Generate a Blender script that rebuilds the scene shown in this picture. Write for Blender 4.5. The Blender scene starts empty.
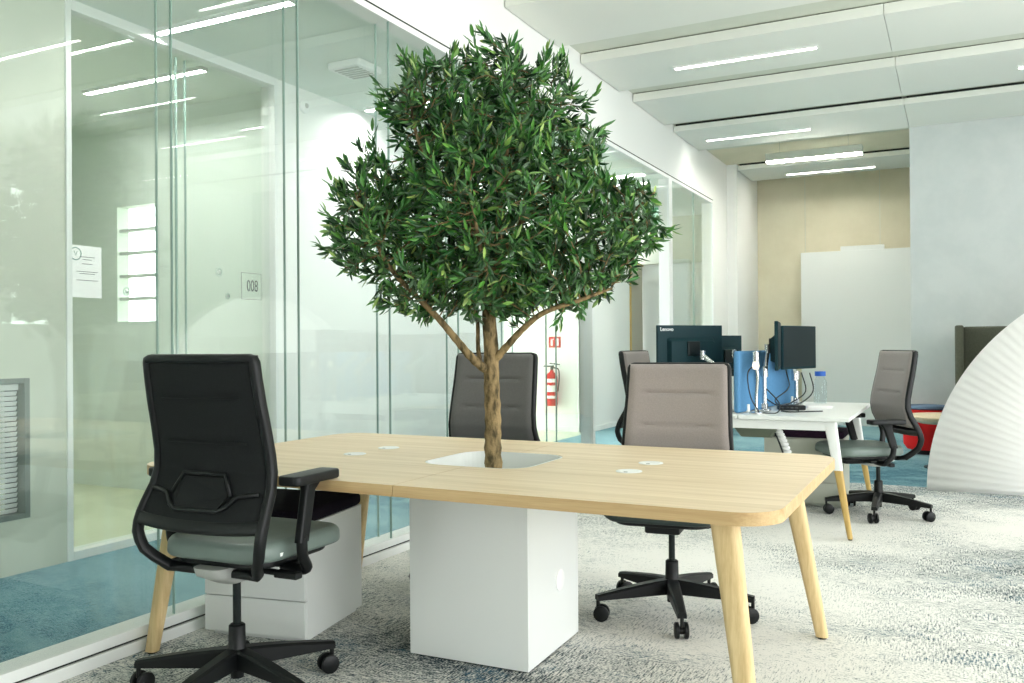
import bpy, bmesh, math, random
from mathutils import Vector, Matrix, kdtree
import numpy as np

S = bpy.context.scene
COL = S.collection
PI = math.pi
rnd = random.Random(7)

# ---------------------------------------------------------------- materials
def srgb(r, g, b):
    def f(c):
        c /= 255.0
        return c / 12.92 if c <= 0.04045 else ((c + 0.055) / 1.055) ** 2.4
    return (f(r), f(g), f(b), 1.0)

def mat(name, col, rough=0.6, metal=0.0, spec=0.5, noise=None, bump=None, sheen=0.0, coat=0.0):
    """noise=(scale(x,y,z), colour2, lo, hi)   bump=(scale, strength, distance)"""
    m = bpy.data.materials.new(name); m.use_nodes = True
    nt = m.node_tree; b = nt.nodes['Principled BSDF']
    b.inputs['Base Color'].default_value = srgb(*col)
    b.inputs['Roughness'].default_value = rough
    b.inputs['Metallic'].default_value = metal
    b.inputs['Specular IOR Level'].default_value = spec
    if sheen: b.inputs['Sheen Weight'].default_value = sheen
    if coat: b.inputs['Coat Weight'].default_value = coat
    tc = nt.nodes.new('ShaderNodeTexCoord')
    if noise:
        sc, c2, lo, hi = noise
        mp = nt.nodes.new('ShaderNodeMapping'); mp.inputs['Scale'].default_value = sc
        n = nt.nodes.new('ShaderNodeTexNoise'); n.inputs['Scale'].default_value = 1.0
        n.inputs['Detail'].default_value = 5.0; n.inputs['Roughness'].default_value = 0.6
        r = nt.nodes.new('ShaderNodeValToRGB')
        r.color_ramp.elements[0].position = lo; r.color_ramp.elements[0].color = srgb(*col)
        r.color_ramp.elements[1].position = hi; r.color_ramp.elements[1].color = srgb(*c2)
        nt.links.new(tc.outputs['Object'], mp.inputs['Vector'])
        nt.links.new(mp.outputs['Vector'], n.inputs['Vector'])
        nt.links.new(n.outputs['Fac'], r.inputs['Fac'])
        nt.links.new(r.outputs['Color'], b.inputs['Base Color'])
    if bump:
        n2 = nt.nodes.new('ShaderNodeTexNoise'); n2.inputs['Scale'].default_value = bump[0]
        n2.inputs['Detail'].default_value = 3.0
        bm_ = nt.nodes.new('ShaderNodeBump'); bm_.inputs['Strength'].default_value = bump[1]
        bm_.inputs['Distance'].default_value = bump[2]
        nt.links.new(tc.outputs['Object'], n2.inputs['Vector'])
        nt.links.new(n2.outputs['Fac'], bm_.inputs['Height'])
        nt.links.new(bm_.outputs['Normal'], b.inputs['Normal'])
    return m

def emis(name, col, strength):
    m = bpy.data.materials.new(name); m.use_nodes = True
    nt = m.node_tree; nt.nodes.clear()
    e = nt.nodes.new('ShaderNodeEmission'); o = nt.nodes.new('ShaderNodeOutputMaterial')
    e.inputs['Color'].default_value = srgb(*col); e.inputs['Strength'].default_value = strength
    nt.links.new(e.outputs[0], o.inputs[0])
    return m

def glass(name, tint, refl=1.0):
    m = bpy.data.materials.new(name); m.use_nodes = True
    nt = m.node_tree; nt.nodes.clear()
    o = nt.nodes.new('ShaderNodeOutputMaterial')
    t = nt.nodes.new('ShaderNodeBsdfTransparent'); t.inputs[0].default_value = (*tint, 1)
    g = nt.nodes.new('ShaderNodeBsdfGlossy'); g.inputs['Roughness'].default_value = 0.0
    g.inputs['Color'].default_value = (.95, 1, .98, 1)
    # thin-pane Fresnel (Schlick), the same from either side of the pane
    ge = nt.nodes.new('ShaderNodeNewGeometry')
    vd = nt.nodes.new('ShaderNodeVectorMath'); vd.operation = 'DOT_PRODUCT'
    nt.links.new(ge.outputs['Normal'], vd.inputs[0]); nt.links.new(ge.outputs['Incoming'], vd.inputs[1])
    def mm(op, a, b_=None):
        x = nt.nodes.new('ShaderNodeMath'); x.operation = op
        for i_, q in enumerate((a, b_)):
            if q is None: continue
            if isinstance(q, (int, float)): x.inputs[i_].default_value = q
            else: nt.links.new(q, x.inputs[i_])
        return x.outputs[0]
    fr_ = mm('ADD', mm('MULTIPLY', mm('POWER', mm('SUBTRACT', 1.0, mm('ABSOLUTE', vd.outputs['Value'])), 5.0), .96), .04)
    mx = nt.nodes.new('ShaderNodeMixShader')
    nt.links.new(mm('MULTIPLY', fr_, refl), mx.inputs[0])
    nt.links.new(t.outputs[0], mx.inputs[1]); nt.links.new(g.outputs[0], mx.inputs[2])
    nt.links.new(mx.outputs[0], o.inputs[0])
    return m

def carpet_mat(name, base, mid, dark, accent, LOC=(1, 4, 0), BIG=(0, 0, 0), dens=0.0):
    m = bpy.data.materials.new(name); m.use_nodes = True
    nt = m.node_tree; N = nt.nodes; Lk = nt.links; b = N['Principled BSDF']
    b.inputs['Roughness'].default_value = 0.95; b.inputs['Specular IOR Level'].default_value = 0.15
    tc = N.new('ShaderNodeTexCoord')
    def mp(s, loc=(0, 0, 0)):
        x = N.new('ShaderNodeMapping'); x.inputs['Scale'].default_value = s; x.inputs['Location'].default_value = loc
        Lk.new(tc.outputs['Object'], x.inputs['Vector']); return x
    def noise(v, sc=1.0, det=4.0, ro=0.6):
        n = N.new('ShaderNodeTexNoise'); n.inputs['Scale'].default_value = sc
        n.inputs['Detail'].default_value = det; n.inputs['Roughness'].default_value = ro
        Lk.new(v.outputs[0], n.inputs['Vector']); return n
    def math_(op, a, bb):
        x = N.new('ShaderNodeMath'); x.operation = op
        for i, q in enumerate((a, bb)):
            if isinstance(q, (int, float)): x.inputs[i].default_value = q
            else: Lk.new(q, x.inputs[i])
        return x.outputs[0]
    hx = noise(mp((20, 150, 1)), 1.0, 3, .6); vy = noise(mp((150, 20, 1), (3, 8, 0)), 1.0, 3, .6)
    sn = N.new('ShaderNodeVectorMath'); sn.operation = 'SNAP'; sn.inputs[1].default_value = (.21, .11, 1)
    Lk.new(tc.outputs['Object'], sn.inputs[0])
    def snoise(sc, loc, det=2):
        x = N.new('ShaderNodeMapping'); x.inputs['Scale'].default_value = sc; x.inputs['Location'].default_value = loc
        Lk.new(sn.outputs[0], x.inputs['Vector']); return noise(x, 1.0, det, .5)
    sel = snoise((2.3, 3.7, 1), (5, 1, 0))
    rs = N.new('ShaderNodeValToRGB'); rs.color_ramp.elements[0].position = .47; rs.color_ramp.elements[1].position = .53
    Lk.new(sel.outputs['Fac'], rs.inputs[0])
    mixf = N.new('ShaderNodeMix'); mixf.data_type = 'FLOAT'
    Lk.new(rs.outputs[0], mixf.inputs[0]); Lk.new(hx.outputs['Fac'], mixf.inputs[2]); Lk.new(vy.outputs['Fac'], mixf.inputs[3])
    low = noise(mp((.8, 1.1, 1), LOC), 1.0, 5, .65)
    fine = noise(mp((110, 170, 1)), 1.0, 2, .5)
    v = math_('ADD', mixf.outputs[0], math_('MULTIPLY', math_('SUBTRACT', low.outputs['Fac'], .5), .7))
    v = math_('ADD', v, math_('MULTIPLY', math_('SUBTRACT', fine.outputs['Fac'], .5), .8))
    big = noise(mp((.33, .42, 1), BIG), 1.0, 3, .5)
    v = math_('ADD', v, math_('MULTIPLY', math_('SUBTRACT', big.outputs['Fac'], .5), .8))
    v = math_('ADD', v, dens)
    rp = N.new('ShaderNodeValToRGB'); cr = rp.color_ramp
    cr.elements[0].position = .44; cr.elements[0].color = srgb(*base)
    cr.elements[1].position = .69; cr.elements[1].color = srgb(*dark)
    e = cr.elements.new(.55); e.color = srgb(*mid)
    Lk.new(v, rp.inputs[0])
    ac = noise(mp((3.0, 5.0, 1), (9, 2, 0)), 1.0, 3, .6)
    ra = N.new('ShaderNodeValToRGB'); ra.color_ramp.elements[0].position = .52; ra.color_ramp.elements[1].position = .60
    Lk.new(ac.outputs['Fac'], ra.inputs[0])
    amt = math_('MULTIPLY', ra.outputs[0], math_('MULTIPLY', math_('SUBTRACT', v, .50), 2.2))
    cl = N.new('ShaderNodeClamp'); Lk.new(amt, cl.inputs[0])
    mc = N.new('ShaderNodeMix'); mc.data_type = 'RGBA'
    Lk.new(cl.outputs[0], mc.inputs[0]); Lk.new(rp.outputs[0], mc.inputs[6]); mc.inputs[7].default_value = srgb(*accent)
    Lk.new(mc.outputs[2], b.inputs['Base Color'])
    bp = N.new('ShaderNodeBump'); bp.inputs['Strength'].default_value = .5; bp.inputs['Distance'].default_value = .004
    Lk.new(fine.outputs['Fac'], bp.inputs['Height']); Lk.new(bp.outputs[0], b.inputs['Normal'])
    return m

M = {}
M['carpet'] = carpet_mat('distressed_carpet', (228, 227, 221), (176, 181, 178), (40, 58, 68), (60, 110, 134), LOC=(2.3, 1.1, 0), BIG=(47.0, 4, 0), dens=-.01)  # broad patches shifted to put left-foreground shade and paler lit right into the pattern
M['blue_carpet'] = carpet_mat('teal_blue_carpet', (126, 160, 168), (98, 138, 150), (50, 94, 112), (146, 182, 186), LOC=(7, 3, 0), dens=.02)
M['white_wall'] = mat('white_paint', (238, 240, 236), .85, spec=.2, bump=(60, .05, .002))
M['grey_wall'] = mat('pale_grey_fabric_wall', (208, 214, 212), .95, spec=.1, bump=(180, .25, .002), noise=((3, 3, 3), (214, 219, 217), .4, .6))
M['concrete_yellow'] = mat('warm_fair_faced_concrete', (228, 223, 200), .85, spec=.25, noise=((1.5, 1.5, 1.5), (217, 211, 186), .35, .7), bump=(25, .12, .004))
M['concrete'] = mat('grey_concrete', (212, 215, 202), .8, spec=.3, noise=((1.3, 1.3, 1.3), (196, 202, 188), .35, .7), bump=(25, .12, .004))
M['ceiling'] = mat('ceiling_soffit_concrete', (222, 225, 212), .9, spec=.2, noise=((1.2, 1.2, 1.2), (210, 214, 200), .35, .7))
M['raft'] = mat('ceiling_raft_paint', (236, 238, 230), .75, spec=.25, bump=(90, .05, .002))
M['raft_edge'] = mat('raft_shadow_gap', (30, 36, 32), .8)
M['white_gloss'] = mat('white_laminate', (228, 232, 229), .35, spec=.5, bump=(40, .02, .001))
M['white_metal'] = mat('white_powder_coat', (232, 235, 232), .4, spec=.5, bump=(120, .03, .001))
M['glass'] = glass('partition_glass', (.986, .997, .991))
M['glass_inner'] = glass('inner_partition_glass', (.968, .988, .977))
M['glass_edge'] = mat('glass_joint', (150, 178, 168), .2, spec=.6)
M['black'] = mat('black_nylon', (13, 16, 17), .45, spec=.3, bump=(300, .06, .001))
M['black_mesh'] = mat('black_backrest_mesh', (20, 24, 25), .8, spec=.3, bump=(500, .5, .001), noise=((300, 300, 300), (11, 14, 14), .4, .6))
M['dark_metal'] = mat('dark_steel', (42, 48, 48), .3, metal=.8)
M['taupe'] = mat('taupe_upholstery', (158, 150, 146), .95, spec=.15, sheen=.2, noise=((260, 260, 260), (146, 138, 135), .35, .65), bump=(350, .3, .001))
M['grey_fab'] = mat('dark_grey_upholstery', (112, 112, 110), .95, spec=.15, sheen=.15, noise=((260, 260, 260), (100, 100, 99), .35, .65), bump=(350, .3, .001))  # chair grey darkened to carry the far chair's shade in its colour
M['green_seat'] = mat('grey_green_leather', (112, 126, 120), .42, spec=.45, noise=((7, 7, 7), (102, 116, 110), .35, .7), bump=(160, .08, .001))
M['dark_seat'] = mat('dark_green_leather', (44, 56, 54), .5, spec=.4, bump=(160, .08, .001))
M['purple'] = mat('deep_purple_felt', (44, 28, 44), .95, spec=.1, noise=((200, 200, 200), (34, 22, 34), .35, .65), bump=(300, .2, .001))
M['black_felt'] = mat('black_cushion_felt', (24, 20, 28), .95, spec=.1, bump=(300, .3, .001))
M['casting'] = mat('grey_mechanism_casting', (176, 178, 174), .45, spec=.5, bump=(80, .03, .001))
M['silver'] = mat('polished_aluminium', (214, 216, 216), .22, metal=.9, bump=(40, .02, .001))
M['teal_plastic'] = mat('dark_teal_plastic', (5, 42, 48), .6, spec=.25, bump=(200, .05, .001))
M['screen'] = mat('dark_screen', (8, 26, 30), .4, spec=.22)
M['blue_felt'] = mat('blue_felt_screen', (96, 146, 188), .95, spec=.1, noise=((120, 120, 120), (86, 136, 178), .35, .65), bump=(250, .2, .001))
M['red'] = mat('red_fabric', (206, 34, 34), .85, spec=.2, bump=(200, .1, .001))
M['blue_grey'] = mat('blue_grey_fabric', (98, 118, 142), .9, spec=.2, bump=(200, .1, .001))
M['olive'] = mat('olive_grey_upholstery', (92, 94, 82), .95, spec=.15, noise=((60, 60, 60), (84, 86, 74), .35, .65), bump=(250, .2, .001))
M['paper'] = mat('folded_white_paper', (250, 250, 248), .9, spec=.15, bump=(60, .05, .001))
M['white'] = mat('plain_white_plastic', (240, 242, 240), .4, bump=(100, .02, .001))
M['ink'] = mat('grey_print', (70, 76, 78), .7)
M['cable'] = mat('black_cable', (26, 34, 36), .5)
M['light'] = emis('linear_lamp', (255, 251, 246), 34.0)
M['light_alcove'] = emis('alcove_lamp', (255, 250, 238), 80.0)
M['light_bright'] = emis('corridor_lamp', (255, 253, 250), 140.0)
M['light_room'] = emis('meeting_room_lamp', (255, 253, 248), 110.0)
M['exit_green'] = emis('lit_exit_sign_green', (20, 150, 96), .9)
M['exit_white'] = emis('lit_exit_sign_white', (225, 255, 240), 1.2)
M['taupe_door'] = mat('taupe_door_leaf', (172, 166, 150), .6, bump=(80, .03, .001))
M['oak_yellow'] = mat('yellow_oak_jamb', (200, 170, 100), .5, noise=((60, 60, 3), (180, 148, 84), .35, .65))
M['light_floor'] = mat('pale_floor', (214, 218, 190), .5, noise=((2, 2, 2), (204, 209, 180), .35, .65))
M['green_wall'] = mat('pale_green_wall', (229, 236, 229), .9, spec=.2, bump=(60, .04, .002))
M['skin'] = mat('window_frame_paint', (120, 128, 124), .5, bump=(60, .04, .002))
M['blue_cap'] = mat('blue_cap', (40, 100, 200), .4)
M['bottle'] = glass('clear_bottle_plastic', (.93, .96, .97))
M['tray'] = mat('grey_tray', (92, 100, 84), .5)

def wood(name, a, b_, axis='X'):
    m = bpy.data.materials.new(name); m.use_nodes = True
    nt = m.node_tree; N = nt.nodes; Lk = nt.links; bs = N['Principled BSDF']
    bs.inputs['Roughness'].default_value = .48; bs.inputs['Specular IOR Level'].default_value = .35
    tc = N.new('ShaderNodeTexCoord')
    def ns(sc, det):
        mp = N.new('ShaderNodeMapping'); mp.inputs['Scale'].default_value = sc
        Lk.new(tc.outputs['Object'], mp.inputs['Vector'])
        n = N.new('ShaderNodeTexNoise'); n.inputs['Scale'].default_value = 1; n.inputs['Detail'].default_value = det
        n.inputs['Roughness'].default_value = .65; n.inputs['Distortion'].default_value = .3
        Lk.new(mp.outputs[0], n.inputs['Vector']); return n
    s1 = {'X': (.9, 28, 28), 'Z': (45, 45, 1.6)}[axis]; s2 = {'X': (6, 190, 190), 'Z': (260, 260, 8)}[axis]
    n1 = ns(s1, 4); n2 = ns(s2, 3)
    ad = N.new('ShaderNodeMath'); ad.operation = 'MULTIPLY_ADD'; ad.inputs[1].default_value = .45
    Lk.new(n2.outputs['Fac'], ad.inputs[0]); Lk.new(n1.outputs['Fac'], ad.inputs[2])
    r = N.new('ShaderNodeValToRGB')
    r.color_ramp.elements[0].position = .55; r.color_ramp.elements[0].color = srgb(*a)
    r.color_ramp.elements[1].position = .95; r.color_ramp.elements[1].color = srgb(*b_)
    Lk.new(ad.outputs[0], r.inputs[0]); Lk.new(r.outputs[0], bs.inputs['Base Color'])
    bp = N.new('ShaderNodeBump'); bp.inputs['Strength'].default_value = .08; bp.inputs['Distance'].default_value = .001
    Lk.new(n2.outputs['Fac'], bp.inputs['Height']); Lk.new(bp.outputs[0], bs.inputs['Normal'])
    return m
M['oak'] = wood('pale_oak', (233, 214, 184), (210, 188, 152))
M['oak_edge'] = wood('oak_edge_band', (204, 176, 130), (178, 146, 100))  # laminate edge tone, darkened further to hold the shade on the table's front
M['oak_leg'] = wood('oak_leg', (224, 200, 152), (200, 172, 122), 'Z')

# ---------------------------------------------------------------- mesh helpers
def obj(name, bm, m, parent=None, smooth=False, angle=None):
    me = bpy.data.meshes.new(name)
    bmesh.ops.recalc_face_normals(bm, faces=bm.faces[:])
    bm.to_mesh(me); bm.free()
    for mm in (m if isinstance(m, (list, tuple)) else [m]): me.materials.append(mm)
    if smooth:
        me.shade_smooth()
        if angle: me.set_sharp_from_angle(angle=math.radians(angle))
    o = bpy.data.objects.new(name, me); COL.objects.link(o)
    if parent: o.parent = parent
    return o
def B(): return bmesh.new()
def box(bm, x0, x1, y0, y1, z0, z1, bev=0.0, seg=2, M4=None):
    t = bmesh.new()
    bmesh.ops.create_cube(t, size=1.0)
    for v in t.verts:
        v.co = Vector(((x0 + x1) / 2 + v.co.x * (x1 - x0), (y0 + y1) / 2 + v.co.y * (y1 - y0), (z0 + z1) / 2 + v.co.z * (z1 - z0)))
    if bev > 0:
        bmesh.ops.bevel(t, geom=t.edges[:], offset=bev, segments=seg, affect='EDGES', profile=.5)
    if M4 is not None: bmesh.ops.transform(t, matrix=M4, verts=t.verts[:])
    join(bm, t)
def join(bm, t):
    mp = {}
    for v in t.verts: mp[v] = bm.verts.new(v.co)
    for f in t.faces:
        nf = bm.faces.new([mp[v] for v in f.verts]); nf.material_index = f.material_index
    t.free()
def loft(bm, rings, caps=True, mi=0):
    R_ = [[bm.verts.new(p) for p in r] for r in rings]
    n = len(R_[0])
    for a, b in zip(R_, R_[1:]):
        for i in range(n):
            f = bm.faces.new((a[i], a[(i + 1) % n], b[(i + 1) % n], b[i])); f.material_index = mi
    if caps:
        for r in (R_[0], R_[-1]):
            try: bm.faces.new(r).material_index = mi
            except Exception: pass
    return R_
def frames(pts):
    pts = [Vector(p) for p in pts]; T = []
    for i in range(len(pts)):
        a = pts[max(0, i - 1)]; b = pts[min(len(pts) - 1, i + 1)]
        T.append((b - a).normalized())
    n = T[0].orthogonal().normalized(); out = []
    for t in T:
        n = (n - t * n.dot(t))
        n = n.normalized() if n.length > 1e-6 else t.orthogonal().normalized()
        out.append((n.copy(), t.cross(n).normalized()))
    return pts, out
def tube(bm, pts, r, n=8, caps=True):
    pts, fr = frames(pts)
    rs = r if isinstance(r, (list, tuple)) else [r] * len(pts)
    loft(bm, [[p + (a * math.cos(2 * PI * k / n) + b * math.sin(2 * PI * k / n)) * q for k in range(n)]
              for p, (a, b), q in zip(pts, fr, rs)], caps)
def cyl(bm, p0, p1, r0, r1=None, n=20):
    tube(bm, [p0, p1], [r0, r0 if r1 is None else r1], n)
def lathe(bm, prof, c=(0, 0, 0), n=28):
    loft(bm, [[Vector((c[0] + r * math.cos(2 * PI * k / n), c[1] + r * math.sin(2 * PI * k / n), c[2] + z)) for k in range(n)] for r, z in prof])
def rrect(w, d, r, z=0, cx=0, cy=0, n=6):
    out = []
    for sx, sy, a0 in ((1, 1, 0), (-1, 1, 90), (-1, -1, 180), (1, -1, 270)):
        for k in range(n + 1):
            a = math.radians(a0 + 90 * k / n)
            out.append(Vector((cx + sx * (w / 2 - r) + r * math.cos(a), cy + sy * (d / 2 - r) + r * math.sin(a), z)))
    return out
def slab(bm, w, d, r, z0, z1, cx=0, cy=0, e=.004, n=6, dome=0):
    rings = []
    for k in range(5):
        a = PI / 2 * k / 4
        rings.append(rrect(w - 2 * e * (1 - math.sin(a)), d - 2 * e * (1 - math.sin(a)), max(.002, r - e * (1 - math.sin(a))), z0 + e * (1 - math.cos(a)), cx, cy, n))
    for k in range(5):
        a = PI / 2 * k / 4
        rings.append(rrect(w - 2 * e * (1 - math.cos(a)), d - 2 * e * (1 - math.cos(a)), max(.002, r - e * (1 - math.cos(a))), z1 - e * (1 - math.sin(a)), cx, cy, n))
    if dome:
        for q in (.8, .55, .3, .1):
            rings.append(rrect((w - 2 * e) * q, (d - 2 * e) * q, max(.002, (r - e) * q), z1 + dome * (1 - q * q), cx, cy, n))
    loft(bm, rings)
def chain(pts, k=6):
    """Catmull-Rom"""
    P = [Vector(p) for p in pts]; P = [P[0] * 2 - P[1]] + P + [P[-1] * 2 - P[-2]]; out = []
    for i in range(1, len(P) - 2):
        for j in range(k):
            t = j / k
            out.append(.5 * ((2 * P[i]) + (-P[i-1] + P[i+1]) * t + (2*P[i-1] - 5*P[i] + 4*P[i+1] - P[i+2]) * t*t + (-P[i-1] + 3*P[i] - 3*P[i+1] + P[i+2]) * t**3))
    out.append(P[-2].copy())
    return out

def tag(o, label, cat, group=None, kind=None):
    o['label'] = label; o['category'] = cat
    if group: o['group'] = group
    if kind: o['kind'] = kind
    return o
def thing(name, label, cat, loc=(0, 0, 0), rz=0, group=None):
    o = bpy.data.objects.new(name, None); o.empty_display_size = .1; COL.objects.link(o)
    o.location = loc; o.rotation_euler = (0, 0, rz)
    return tag(o, label, cat, group)
def struct(name, bm, m, smooth=False):
    o = obj(name, bm, m, None, smooth); o['kind'] = 'structure'; return o
def sbox(name, m, *a, **k):
    bm = B(); box(bm, *a, **k); return struct(name, bm, m)
def copy_thing(o, label):
    r = o.copy(); COL.objects.link(r); r['label'] = label
    def rec(src, dst):
        for c in src.children:
            d = c.copy(); COL.objects.link(d); d.parent = dst; rec(c, d)
    rec(o, r)
    return r
def text_bm(s, size, thick=.001):
    cu = bpy.data.curves.new('lettering', 'FONT'); cu.body = s; cu.size = size; cu.extrude = thick
    cu.align_x = 'CENTER'; cu.align_y = 'CENTER'
    o = bpy.data.objects.new('lettering', cu); COL.objects.link(o)
    dg = bpy.context.evaluated_depsgraph_get()
    me = bpy.data.meshes.new_from_object(o.evaluated_get(dg))
    bm = bmesh.new(); bm.from_mesh(me)
    bpy.data.objects.remove(o); bpy.data.curves.remove(cu); bpy.data.meshes.remove(me)
    return bm

# ---------------------------------------------------------------- camera
yaw, pitch, roll = (math.radians(a) for a in (-26.914, .2046, -.409))
f = Vector((math.sin(yaw) * math.cos(pitch), math.cos(yaw) * math.cos(pitch), math.sin(pitch)))
r0 = Vector((math.cos(yaw), -math.sin(yaw), 0)); u0 = r0.cross(f)
cr_ = math.cos(roll) * r0 + math.sin(roll) * u0
cu_ = -math.sin(roll) * r0 + math.cos(roll) * u0
cam = bpy.data.cameras.new('camera'); cam.sensor_width = 36; cam.lens = 877.9 / 1024 * 36
cam.clip_start = .05; cam.clip_end = 200
co = bpy.data.objects.new('camera', cam); COL.objects.link(co); S.camera = co
CAM = Vector((0, 0, 1.2))
co.matrix_world = Matrix(((cr_.x, cu_.x, -f.x, 0), (cr_.y, cu_.y, -f.y, 0), (cr_.z, cu_.z, -f.z, 1.2), (0, 0, 0, 1)))
def at(px, py, depth):     # a point of the place at a given depth, used for the tree's measured limbs
    return CAM + (cr_ * ((px - 512) / 877.9) + cu_ * ((341.5 - py) / 877.9) + f) * depth

# ================================================================ SETTING
XG = -2.90            # glass partition plane
X2 = -4.46            # far side of the corridor
ZC = 3.72             # ceiling height
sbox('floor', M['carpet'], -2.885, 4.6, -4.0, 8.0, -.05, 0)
sbox('floor_blue', M['blue_carpet'], -2.885, 4.6, 8.0, 14.2, -.05, 0)
sbox('floor_corridor', M['blue_carpet'], X2, -2.885, -4.0, 13.6, -.05, 0)
sbox('floor_meeting_room', M['light_floor'], -9.0, X2, -1.0, 11.1, -.05, 0)
sbox('ceiling', M['ceiling'], -3.05, 4.6, -4.0, 11.4, ZC, ZC + .1)
sbox('ceiling_alcove', M['concrete_yellow'], -3.05, 4.6, 11.4, 14.2, ZC, ZC + .1)
sbox('ceiling_corridor', M['green_wall'], -9.0, -3.02, -4.0, 13.6, 3.17, 3.25)
# left wall above the glass and at its end
bm = B(); box(bm, -3.05, XG, -4.0, 11.65, 3.10, ZC); box(bm, -3.05, XG, 11.65, 12.47, 0, ZC)
box(bm, -3.05, -2.76, 12.47, 14.0, 0, ZC); struct('wall_left', bm, M['white_wall'])
sbox('wall_far', M['concrete_yellow'], -3.05, 4.6, 13.9, 14.1, 0, ZC)
sbox('wall_right_panel', M['grey_wall'], -.47, 4.6, 10.92, 11.1, 0, ZC)
# formwork joints and tie holes of the far concrete wall
bm = B()
for x in (-2.05, -1.0): box(bm, x - .004, x + .004, 13.892, 13.905, 0, ZC)
struct('trim_1', bm, M['ceiling'])
# white board-high wall lining standing in front of the far wall
bm = B(); box(bm, -2.05, -.3, 13.45, 13.6, 0, 2.52, .004); box(bm, -1.50, -.92, 13.46, 13.58, 2.52, 2.585, .004)
struct('wall_lining', bm, M['white_gloss'])
# corridor walls
bm = B(); box(bm, X2 - .2, X2, -4.0, 2.10, 0, 3.17); box(bm, X2 - .2, X2, 2.10, 3.04, 0, .29); box(bm, X2 - .2, X2, 2.10, 3.04, 1.04, 3.17)
box(bm, X2 - .2, X2, 3.04, 3.26, 0, 3.17); struct('wall_corridor', bm, M['concrete'])
sbox('wall_corridor_white', M['white_wall'], X2 - .15, X2, 4.98, 8.6, 0, 3.17)
sbox('wall_recess', M['white_wall'], -7.5, X2 - .001, 11.1, 11.25, 0, 3.17)
sbox('wall_recess_side', M['white_wall'], X2 - .15, X2, 11.1, 12.76, 0, 3.17)
sbox('wall_corridor_end', M['white_wall'], X2 - .2, -3.05, 13.38, 13.5, 0, 2.45)
sbox('wall_corridor_end_upper', M['concrete'], X2 - .2, -3.05, 13.30, 13.5, 2.45, 3.17)
bm = B(); box(bm, -9.0, -6.42, 5.18, 5.3, 0, 3.17); box(bm, -5.93, X2 - .15, 5.18, 5.3, 0, 3.17)
box(bm, -6.42, -5.93, 5.18, 5.3, 0, 1.42); box(bm, -6.42, -5.93, 5.18, 5.3, 2.40, 3.17)
struct('wall_meeting_room', bm, M['green_wall'])
bm = B()
for k in range(4): box(bm, -6.42, -5.93, 5.20, 5.28, 1.60 + k * .195, 1.628 + k * .195, .003)
struct('window_bars', bm, M['white_metal'])
sbox('wall_meeting_room_left', M['green_wall'], -9.0, -8.9, -1.0, 5.2, 0, 3.17)
sbox('wall_meeting_room_front', M['green_wall'], -9.0, X2 - .2, -1.1, -1.0, 0, 3.17)
bm = B(); box(bm, -7.5, X2 - .15, 11.085, 11.1, 0, .07, .002); box(bm, X2, X2 + .012, 11.1, 12.76, 0, .07, .002); struct('baseboard_corridor', bm, M['white_wall'])
bm = B(); box(bm, X2, X2 + .012, 4.98, 8.6, 0, .07, .002); struct('baseboard_corridor_near', bm, M['white_wall'])
bm = B(); box(bm, X2 - .04, X2 + .005, 12.80, 13.36, 0, 2.42); d1 = struct('door_1', bm, M['taupe_door'])
bm = B(); box(bm, X2 - .03, X2 + .02, 12.76, 12.80, 0, 2.45, .003); box(bm, X2 - .03, X2 + .02, 12.80, 13.38, 2.42, 2.45, .003); obj('door_frame', bm, M['oak_yellow'], d1)
# near wall and window side of the hall, seen only in the glass
bm = B(); box(bm, -3.05, 4.6, -4.2, -4.0, 0, ZC)
struct('wall_near', bm, mat('mid_grey_wall_paint', (150, 152, 148), .9, spec=.2, bump=(60, .05, .002)))
bm = B(); box(bm, 4.5, 4.7, -4.0, 14.0, 0, .3); box(bm, 4.5, 4.7, -4.0, 14.0, 3.25, ZC)
for y, q in ((-4.0, .22), (-1.9, .22), (.2, .22), (2.3, .22), (4.4, .22), (6.5, .3)): box(bm, 4.5, 4.7, y, y + q, .3, 3.25)
box(bm, 4.5, 4.7, 7.7, 14.0, .3, 3.25); box(bm, 4.5, 4.7, 6.8, 7.7, .3, 1.5)
struct('wall_right', bm, M['white_wall'])
# glazed partition, two leaves of glass
n_w = 0
YJ = [-1.27, -.49, .28, 1.06, 1.83, 2.61, 3.395, 4.175, 4.95, 5.73, 6.51, 7.29]
for a, b_ in zip(YJ, YJ[1:]):
    n_w += 1
    bm = B()
    box(bm, XG - .012, XG, a + .003, b_ - .003, .09, 3.10); box(bm, XG - .10, XG - .088, a + .003, b_ - .003, .09, 3.10)
    struct('window_%d' % n_w, bm, M['glass'])
for a, b_, z0 in ((7.33, 9.62, 2.45), (9.76, 10.70, .09), (10.705, 11.62, .09)):
    n_w += 1
    bm = B(); box(bm, XG - .012, XG, a, b_, z0, 3.10); struct('window_%d' % n_w, bm, M['glass'])
bm = B()
for y in YJ[1:-1]:
    box(bm, XG - .0121, XG + .0002, y - .002, y + .002, .09, 3.10); box(bm, XG - .1001, XG - .0878, y - .002, y + .002, .09, 3.10)
box(bm, XG - .012, XG + .0002, 10.70, 10.705, .09, 3.1)
struct('trim_2', bm, M['glass_edge'])
bm = B()    # floor rail with its dark shadow line
box(bm, XG - .11, XG + .018, -4.0, 7.29, 0, .046, .002); box(bm, XG - .11, XG + .010, -4.0, 7.29, .054, .095, .002)
box(bm, XG - .11, XG + .018, 9.62, 11.65, 0, .046, .002); box(bm, XG - .11, XG + .010, 9.62, 11.65, .054, .095, .002)
struct('baseboard_left', bm, M['white_metal'])
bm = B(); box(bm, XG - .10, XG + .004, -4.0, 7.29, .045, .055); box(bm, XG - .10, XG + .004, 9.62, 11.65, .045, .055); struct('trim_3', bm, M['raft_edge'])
bm = B()    # head rail and posts
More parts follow.
